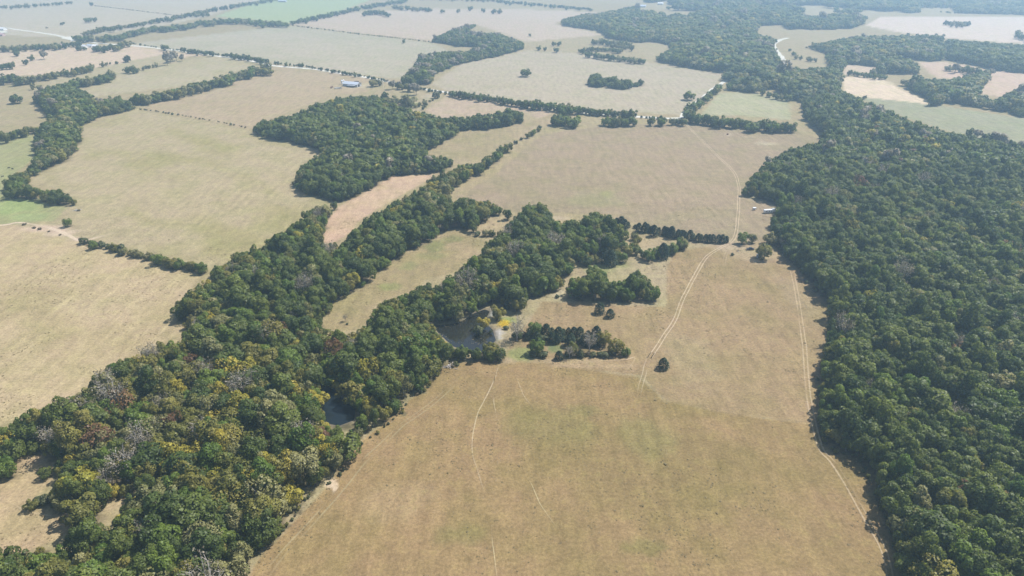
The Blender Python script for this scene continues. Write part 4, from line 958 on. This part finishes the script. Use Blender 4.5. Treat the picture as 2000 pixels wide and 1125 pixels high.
path([(1040,795),(1056,815),(1058,839)], .3, (.42,.33,.20), "faint end of the path below the weedy pool", .45)
path([(1000,867),(1010,888),(1021,909),(1028,930),(1038,944),(1048,968),(1059,990),(1091,1035)], .32, (.42,.33,.19), "faint broken cattle path in the middle of the brown pasture", .42)
path([(986,690),(990,700),(984,706)], .5, PC, "short pale trail at the pond gap", .2)
path([(1060,628),(1090,625),(1120,622)], .5, (.50,.42,.30), "pale scratch of a path above the cedar grove", .4)
path([(1210,740),(1240,700),(1225,702),(1180,706)], .6, (.46,.35,.24), "worn strip beneath the round tree of the grove", .3)
path([(1331,590),(1300,596),(1275,600),(1230,605)], .5, (.46,.36,.25), "faint path leaving the track towards the spur", .42)
path([(0,975),(30,985),(55,1000),(80,1004),(120,1010)], .7, (.52,.41,.28), "pale path across the straw clearing", .3)
path([(0,1040),(60,1030),(120,1018),(150,1010)], .6, (.52,.41,.28), "lower pale path across the straw clearing", .35)
ribbon("dirt_track", [(911,731),(880,758),(846,787),(815,810),(783,832),(748,866),(713,899),(680,940),(650,976),(600,1030),(550,1085),(510,1140)], .7, (.315,.240,.135), .05, "faint wheel ruts along the mixed wood's pasture edge", ruts=(-1.1, 1.1), gaps=.38, wander=.6)

# ------------------------------------------------------------------ built things
M_white = plain("white_paint", (.80, .80, .79), .35, spec=.5, var=.05)
M_tin = plain("tin_roof", (.62, .65, .70), .38, metal=.3, var=.08, scale=.6)
M_wall = plain("weathered_boards", (.42, .43, .45), .8, var=.15)
M_dark = plain("dark_opening", (.03, .03, .035), .8)
M_glass = plain("window_glass", (.02, .025, .03), .08, spec=.6)
M_rubber = plain("rubber", (.02, .02, .02), .9)
M_truck = plain("dark_blue_paint", (.022, .028, .055), .3, spec=.6, var=.1)
M_chrome = plain("bright_metal", (.6, .6, .62), .3, metal=.8)
M_pink = plain("faded_red_roof", (.52, .38, .37), .7, var=.12)
M_rust = plain("rusty_metal", (.20, .11, .07), .8, var=.3)
M_wood = plain("old_wood", (.27, .20, .14), .85, var=.25)
M_hide = plain("black_hide", (.022, .018, .017), .7, var=.2)
M_flower = leaf_mat("yellow_flowers", (.70, .48, .01), (.75, .55, .02), .2)
def box_bm(bm, c, s, bev=0.0, rz=0.0):
    r = bmesh.ops.create_cube(bm, size=1.0)['verts']
    for v in r: v.co = Vector((v.co.x * s[0], v.co.y * s[1], v.co.z * s[2]))
    if bev:
        ed_ = list({e for v in r for e in v.link_edges}); q = bmesh.ops.bevel(bm, geom=ed_, offset=bev, segments=2, affect='EDGES', profile=.5); r = list({v for f in q['faces'] for v in f.verts} | {v for v in r if v.is_valid})
    for v in r: v.co += Vector(c)
    return r
def part(name, root, m, *boxes, bev=0.0):
    bm = bmesh.new()
    for c, s in boxes: box_bm(bm, c, s, bev)
    me = bpy.data.meshes.new(name); bm.to_mesh(me); bm.free(); return link(name, me, root, (m,))
def prism(name, root, m, prof, y0, y1):
    """profile in x-z extruded along y"""
    n = len(prof); V = [(x, y0, z) for x, z in prof] + [(x, y1, z) for x, z in prof]
    Fc = [tuple(range(n))[::-1], tuple(range(n, 2 * n))] + [(i, (i + 1) % n, n + (i + 1) % n, n + i) for i in range(n)]
    me = bpy.data.meshes.new(name); me.from_pydata(V, [], Fc)
    bm = bmesh.new(); bm.from_mesh(me); bmesh.ops.recalc_face_normals(bm, faces=bm.faces[:]); bm.to_mesh(me); bm.free()
    return link(name, me, root, (m,))
def wheel(root, x, y, r, w):
    bm = bmesh.new(); bmesh.ops.create_cone(bm, cap_ends=True, segments=18, radius1=r, radius2=r, depth=w)
    for v in bm.verts: v.co = Vector((v.co.x + x, v.co.z + y, v.co.y + r))
    me = bpy.data.meshes.new("wheel"); bm.to_mesh(me); bm.free(); o = link("wheel", me, root, (M_rubber,))
    bm = bmesh.new(); bmesh.ops.create_cone(bm, cap_ends=True, segments=14, radius1=r * .58, radius2=r * .58, depth=w + .03)
    for v in bm.verts: v.co = Vector((v.co.x + x, v.co.z + y, v.co.y + r))
    me = bpy.data.meshes.new("rim"); bm.to_mesh(me); bm.free(); link("rim", me, o, (M_chrome,))
def at(px, py, rz, name): x, y = G(px, py); return empty(name, (x, y, 0), math.radians(rz))

# fifth-wheel camper: long low box with a raised front over the hitch
c = at(1502, 416, 6, "camper_trailer")
prism("body", c, M_white, [(-4.6, .75), (2.6, .75), (2.6, 1.55), (4.6, 1.75), (4.9, 2.6), (4.4, 3.75), (2.4, 3.75), (2.0, 3.15), (-4.4, 3.0), (-4.7, 2.6)], -1.22, 1.22)
part("window", c, M_glass, ((-2.9, -1.235, 2.1), (1.1, .03, .6))); part("window", c, M_glass, ((-.5, -1.235, 2.1), (.9, .03, .6))); part("window", c, M_glass, ((3.4, -1.235, 2.9), (.8, .03, .4)))
dr = part("door", c, M_wall, ((1.2, -1.235, 1.75), (.75, .03, 1.8))); part("handle", dr, M_dark, ((1.45, -1.27, 1.6), (.1, .05, .06)))
part("stripe", c, plain("grey_stripe", (.32, .33, .36), .5), ((-1.0, -1.24, 1.3), (7.0, .02, .18)))
part("air_conditioner", c, M_white, ((-1.2, 0, 3.2), (.9, .7, .3)), bev=.05); part("roof_vent", c, M_wall, ((-3.2, .2, 3.08), (.45, .45, .16)))
part("landing_leg", c, M_dark, ((3.6, -.8, .85), (.12, .12, 1.7))); part("landing_leg", c, M_dark, ((3.6, .8, .85), (.12, .12, 1.7)))
for wx in (-2.0, -1.1):
    for wy in (-1.1, 1.1): wheel(c, wx, wy, .38, .24)
tag(c, "white camper trailer with raised front parked against the forest edge", "camper")
# small cargo trailer
c = at(1473, 410, 5, "cargo_trailer")
part("body", c, M_white, ((0, 0, 1.35), (2.6, 1.7, 1.7)), bev=.08); part("door", c, M_wall, ((-1.31, 0, 1.3), (.03, 1.4, 1.4))); part("hitch", c, M_dark, ((1.9, 0, .55), (1.4, .12, .12)))
for wy in (-.92, .92): wheel(c, 0, wy, .34, .2)
tag(c, "small white box trailer standing alone between track and camper", "trailer")
# dark pickup with a covered bed
c = at(1465, 488, 4, "pickup_truck")
prism("body", c, M_truck, [(-2.8, .55), (2.75, .55), (2.8, 1.0), (2.55, 1.18), (1.35, 1.25), (-2.8, 1.22)], -.95, .95)
cab = prism("cab", c, M_truck, [(-.95, 1.24), (1.35, 1.24), (.75, 1.9), (-.75, 1.92)], -.85, .85)
part("windshield", cab, M_glass, ((1.07, 0, 1.6), (.06, 1.45, .42))); part("side_window", cab, M_glass, ((0, -.86, 1.6), (1.2, .03, .4))); part("side_window", cab, M_glass, ((0, .86, 1.6), (1.2, .03, .4)))
part("cargo_bed", c, M_dark, ((-1.85, 0, 1.235), (1.7, 1.6, .06))); part("bumper", c, M_chrome, ((2.85, 0, .65), (.15, 1.8, .2))); part("tailgate", c, M_chrome, ((-2.82, 0, .95), (.06, 1.7, .5)))
for wy in (-.7, .7): part("headlight", c, M_white, ((2.8, wy, .92), (.06, .3, .16)))
for wx in (-1.75, 1.75):
    for wy in (-.85, .85): wheel(c, wx, wy, .4, .26)
tag(c, "dark blue pickup truck parked near the olive tree by the junction", "truck")
# shed under the olive tree
def gable(root, w, l, h, rise, mw, mr, over=.4, t=.12):
    prism("wall", root, mw, [(-w / 2, 0), (w / 2, 0), (w / 2, h), (0, h + rise), (-w / 2, h)], -l / 2, l / 2)
    k = rise / (w / 2)
    prism("roof", root, mr, [(-w / 2 - over, h - k * over), (0, h + rise), (w / 2 + over, h - k * over), (w / 2 + over, h - k * over + t), (0, h + rise + t), (-w / 2 - over, h - k * over + t)], -l / 2 - over, l / 2 + over)
c = at(1482, 502, 80, "shed"); gable(c, 2.4, 3.2, 1.8, .5, M_wall, M_wall, .2); part("door", c, M_dark, ((-1.21, 0, .8), (.04, 1.1, 1.5)))
tag(c, "small grey tin roofed shed under the broad olive tree", "shed")
# junk by the junction
def pile(px, py, name, lab, cat, m, n, r, long=1.6):
    x, y = G(px, py); root = empty(name, (x, y, 0)); rg = random.Random(px)
    for k in range(n):
        a = rg.uniform(0, 6.28); q = rg.uniform(0, r); bm = bmesh.new(); box_bm(bm, (0, 0, 0), (rg.uniform(.5, 1) * long, rg.uniform(.18, .3), rg.uniform(.15, .3)), .03)
        me = bpy.data.meshes.new("plank"); bm.to_mesh(me); bm.free(); o = link("log" if m is M_wood or m is M_palebark else "scrap_piece", me, root, (m if k % 3 else M_palebark,))
        o.location = (q * math.cos(a), q * math.sin(a), .12 + .28 * rg.random() * (1 + r - q)); o.rotation_euler = (0, rg.uniform(-.35, .35), rg.uniform(0, 3.14))
    return tag(root, lab, cat)
pile(880, 717, "brush_pile", "grey pile of cut branches on the pasture below the mixed wood", "brush pile", M_palebark, 26, 3.2, 3.4)
pile(152, 411, "scrap_heap", "heap of grey scrap at the corner of the straw hay field", "scrap heap", M_wall, 16, 2.8, 2.4)
pile(1442, 490, "lumber_pile", "scattered orange boards on the grass near the pickup", "boards", M_wood, 6, 2.0, 1.8)
# feeder in the tan pasture
c = at(1421, 263, 0, "hay_feeder")
bm = bmesh.new()
for z in (.25, .75, 1.25):
    for k in range(16):
        a0 = k * math.pi / 8; a1 = a0 + math.pi / 8; V, Fq = limb((1.2 * math.cos(a0), 1.2 * math.sin(a0), z), (1.2 * math.cos(a1), 1.2 * math.sin(a1), z), .05, .05, 4)
        vs = [bm.verts.new(v) for v in V]; [bm.faces.new([vs[i] for i in f]) for f in Fq]
me = bpy.data.meshes.new("ring"); bm.to_mesh(me); bm.free(); link("ring", me, c, (M_rust,))
bm = bmesh.new(); bmesh.ops.create_cone(bm, cap_ends=True, segments=20, radius1=1.0, radius2=.85, depth=1.3)
for v in bm.verts: v.co.z += .65; v.co += Vector((random.uniform(-.05, .05), random.uniform(-.05, .05), 0))
me = bpy.data.meshes.new("bale"); bm.to_mesh(me); bm.free(); link("bale", me, c, (M_rust,))
for k in range(8):
    a0 = k * math.pi / 4; part("upright", c, M_rust, ((1.2 * math.cos(a0), 1.2 * math.sin(a0), .7), (.07, .07, 1.4)))
tag(c, "small dark hay feeder on worn ground in the tan pasture", "feeder")
# long barn by the road
c = at(688, 168, 68, "barn"); gable(c, 12, 26, 4.0, 2.6, M_wall, M_tin, .7, .18)
for yy in (-9, -3, 3, 9): part("bay_opening", c, M_dark, ((6.02, yy, 1.7), (.1, 4.4, 3.2)))
part("big_door", c, M_dark, ((0, 13.03, 1.8), (4.2, .1, 3.6))); part("window", c, M_glass, ((-4, 13.03, 1.9), (1.2, .08, 1.0)))
part("big_door", c, M_dark, ((-1.5, -13.03, 1.8), (4.4, .1, 3.6)))
part("lean_to", c, M_tin, ((-8.2, -4, 2.8), (4.4, 14, .18))); 
for yy in (-10, -4, 2): part("post", c, M_wood, ((-10.0, yy, 1.4), (.2, .2, 2.8)))
tag(c, "long barn with pale tin roof in the straw field by the road", "barn")
for k, (px, py, h, r) in enumerate([(668, 165, 7.0, 1.3), (671.5, 163.5, 6.2, 1.2)]):
    x, y = G(px, py); root = empty("feed_bin", (x, y, 0))
    bm = bmesh.new(); bmesh.ops.create_cone(bm, cap_ends=True, segments=18, radius1=r, radius2=r, depth=h - 2.6); [setattr(v.co, 'z', v.co.z + (h - 2.6) / 2 + 1.8) for v in bm.verts]
    me = bpy.data.meshes.new("tank"); bm.to_mesh(me); bm.free(); link("tank", me, root, (M_white,))
    bm = bmesh.new(); bmesh.ops.create_cone(bm, cap_ends=True, segments=18, radius1=r * 1.05, radius2=.25, depth=.9); [setattr(v.co, 'z', v.co.z + h - .36) for v in bm.verts]
    me = bpy.data.meshes.new("roof"); bm.to_mesh(me); bm.free(); link("roof", me, root, (M_tin,))
    for a in range(4): part("leg", root, M_tin, ((r * .7 * math.cos(a * 1.571 + .78), r * .7 * math.sin(a * 1.571 + .78), .95), (.15, .15, 1.95)))
    tag(root, "white upright feed bin at the end of the long barn, " + ("taller of two" if k == 0 else "shorter of two"), "feed bin")
def wagon(px, py, rz, lab, m, L_=5.5, h=1.1):
    c = at(px, py, rz, "farm_wagon"); part("bed", c, m, ((0, 0, 1.0), (L_, 2.2, .2))); part("side_board", c, m, ((0, 1.05, 1.1 + h / 2), (L_, .08, h))); part("side_board", c, m, ((0, -1.05, 1.1 + h / 2), (L_, .08, h)))
    part("end_board", c, m, ((L_ / 2 - .04, 0, 1.1 + h / 2), (.08, 2.0, h))); part("drawbar", c, M_dark, ((L_ / 2 + .9, 0, .6), (2.0, .14, .14)))
    for wx in (-L_ * .3, L_ * .3):
        for wy in (-.95, .95): wheel(c, wx, wy, .42, .22)
    tag(c, lab, "wagon")
wagon(657, 174, 10, "white farm wagon in the straw field near the long barn", M_white, 6); wagon(664, 173.5, 30, "pale wagon between the white wagon and the barn", M_wall, 5)
wagon(648, 172, 70, "rusty wagon farthest from the long barn", M_rust, 4.5); wagon(696, 162, 20, "rusty implement trailer behind the long barn", M_rust, 8, 1.6)
# white pole by the barn lane
x, y = G(748.5, 172); root = empty("utility_pole", (x, y, 0)); V, Fq = limb((0, 0, -.3), (0, 0, 11), .28, .2, 8)
me = bpy.data.meshes.new("pole"); me.from_pydata(V.tolist(), [], Fq.tolist()); link("pole", me, root, (M_white,)); part("crossarm", root, M_wood, ((0, 0, 10.2), (2.4, .14, .16))); part("insulator", root, M_white, ((-1.0, 0, 10.4), (.12, .12, .25)), ((1.0, 0, 10.4), (.12, .12, .25)))
tag(root, "tall white utility pole between the barn and the road bend", "pole")
c = at(949, 192, -8, "roadside_shed"); gable(c, 3, 3.6, 2.4, .8, M_white, M_white, .2); part("door", c, M_dark, ((1.51, 0, 1), (.04, 1, 1.9)))
tag(c, "tiny white shed beside the road hedge", "shed")
# far farmstead
def house(px, py, rz, w, l, h, rise, mw, mr, lab, name="farmhouse"):
    c = at(px, py, rz, name); gable(c, w, l, h, rise, mw, mr, .5, .16)
    for yy in (-l * .3, 0.0, l * .3):
        if yy: part("window", c, M_glass, ((w / 2 + .02, yy, h * .55), (.06, 1.3, 1.3))); part("window", c, M_glass, ((-w / 2 - .02, yy, h * .55), (.06, 1.3, 1.3)))
        else: part("door", c, M_dark, ((w / 2 + .02, yy, 1.05), (.06, 1.1, 2.1)))
    part("chimney", c, M_rust, ((w * .2, l * .2, h + rise), (.8, .8, 1.6))); tag(c, lab, "house" if name == "farmhouse" else "shed")
house(121, 93, 84, 10, 19, 3.6, 4.2, M_wall, M_pink, "low building with a wide faded pink roof by the far hedgerow")
house(166, 93, 60, 8, 12, 3.4, 2.6, M_white, M_white, "white farmhouse at the end of the tree screen")
house(177, 92, 75, 8, 13, 3.4, 2.6, M_white, M_tin, "white farmhouse in the middle of the tree screen")
house(187, 92, 88, 7, 10, 3.2, 2.4, M_white, M_white, "white outbuilding beside the tall screen trees", "outbuilding")
house(3, 70, 80, 9, 14, 3.5, 3.0, M_pink, M_pink, "small faded red building by the white gravel yard", "outbuilding")
house(6, 59, 70, 10, 18, 4, 3, M_white, M_white, "long white shed beside the far white road", "outbuilding")
house(1255, 14, 75, 12, 22, 4.5, 3, M_white, M_tin, "hazy white roofed house in the far woodland clearing")
house(1290, 9, 70, 11, 18, 4.5, 3, M_white, M_white, "second hazy white house deeper in the far woodland")
house(552, 4, 80, 12, 30, 4, 3, M_wall, M_tin, "grey shed at the far edge of the fresh green field", "outbuilding")
# cattle
def cow(px, py, rz, lab):
    x, y = G(px, py); root = empty("cow", (x, y, 0), math.radians(rz))
    me = bpy.data.meshes.new("body"); bm = bmesh.new(); J = {}
    pts = [(-1.0, 0, 1.12, .30), (-.5, 0, 1.08, .40), (.1, 0, 1.02, .42), (.6, 0, 1.08, .38), (.95, 0, 1.25, .24), (1.2, 0, 1.12, .17), (1.42, 0, .98, .11),
           (-.95, .22, .75, .16), (-1.0, .22, .42, .08), (-.96, .22, .04, .07), (-.95, -.22, .75, .16), (-1.0, -.22, .42, .08), (-.96, -.22, .04, .07),
           (.62, .2, .7, .13), (.62, .2, .38, .08), (.62, .2, .04, .07), (.62, -.2, .7, .13), (.62, -.2, .38, .08), (.62, -.2, .04, .07), (-1.25, 0, .95, .05), (-1.28, 0, .5, .04)]
    es = [(0, 1), (1, 2), (2, 3), (3, 4), (4, 5), (5, 6), (0, 7), (7, 8), (8, 9), (0, 10), (10, 11), (11, 12), (3, 13), (13, 14), (14, 15), (3, 16), (16, 17), (17, 18), (0, 19), (19, 20)]
    bm.free(); me.from_pydata([p[:3] for p in pts], es, []); o = link("body", me, root, (M_hide,))
    o.modifiers.new("skin", 'SKIN'); 
    for i, p in enumerate(pts): me.skin_vertices[0].data[i].radius = (p[3], p[3])
    me.skin_vertices[0].data[1].use_root = True
    o.modifiers.new("smooth", 'SUBSURF').levels = 1
    for s in (-1, 1): part("ear", root, M_hide, ((1.12, .2 * s, 1.3), (.06, .18, .08)))
    tag(root, lab, "cow")
CO = "black cow grazing on the green pasture"
for px, py, rz, lab in [(18, 329, 20, "black cow on the green pasture, standing close to another"), (25, 331, -15, "black cow broadside on the green pasture, near its companion"), (5.5, 346, 60, "black cow apart from the pair on the green pasture")]: cow(px, py, rz, lab)
# goldenrod by the pond
x0, y0 = G(985, 634); rg = np.random.default_rng(5); n = 900
P = np.stack([x0 + rg.normal(size=n) * 2.2, y0 + rg.normal(size=n) * 2.6, np.abs(rg.normal(size=n)) * .35 + .5], 1); Nq = rg.normal(size=(n, 3)); Nq[:, 2] = np.abs(Nq[:, 2]) + 1; Nq /= np.linalg.norm(Nq, axis=1, keepdims=True)
V, Tn = quads_mesh('f', P, Nq, rg.uniform(.1, .24, n), rg.random(n), rg)
fm = make_mesh("wildflowers", V, 4, Tn, None, (M_flower,)); tag(link("wildflowers", fm), "patch of bright yellow wildflowers at the pond gap", "flowers", None, "stuff")

# ------------------------------------------------------------------ haze
bm = bmesh.new(); box_bm(bm, (0, 24500, 103.0), (54000, 57000, 216.0))
me = bpy.data.meshes.new("haze"); bm.to_mesh(me); bm.free()
m, nt, N, L, out = mat("haze_air"); pv = N.new("ShaderNodeVolumePrincipled")
pv.inputs["Color"].default_value = (.52, .76, 1.0, 1); pv.inputs["Density"].default_value = HAZE_DENSITY; pv.inputs["Anisotropy"].default_value = .35
L.new(pv.outputs[0], out.inputs["Volume"])
tag(link("haze", me, None, (m,)), "pale blue haze thickening with distance", None, None, "stuff")
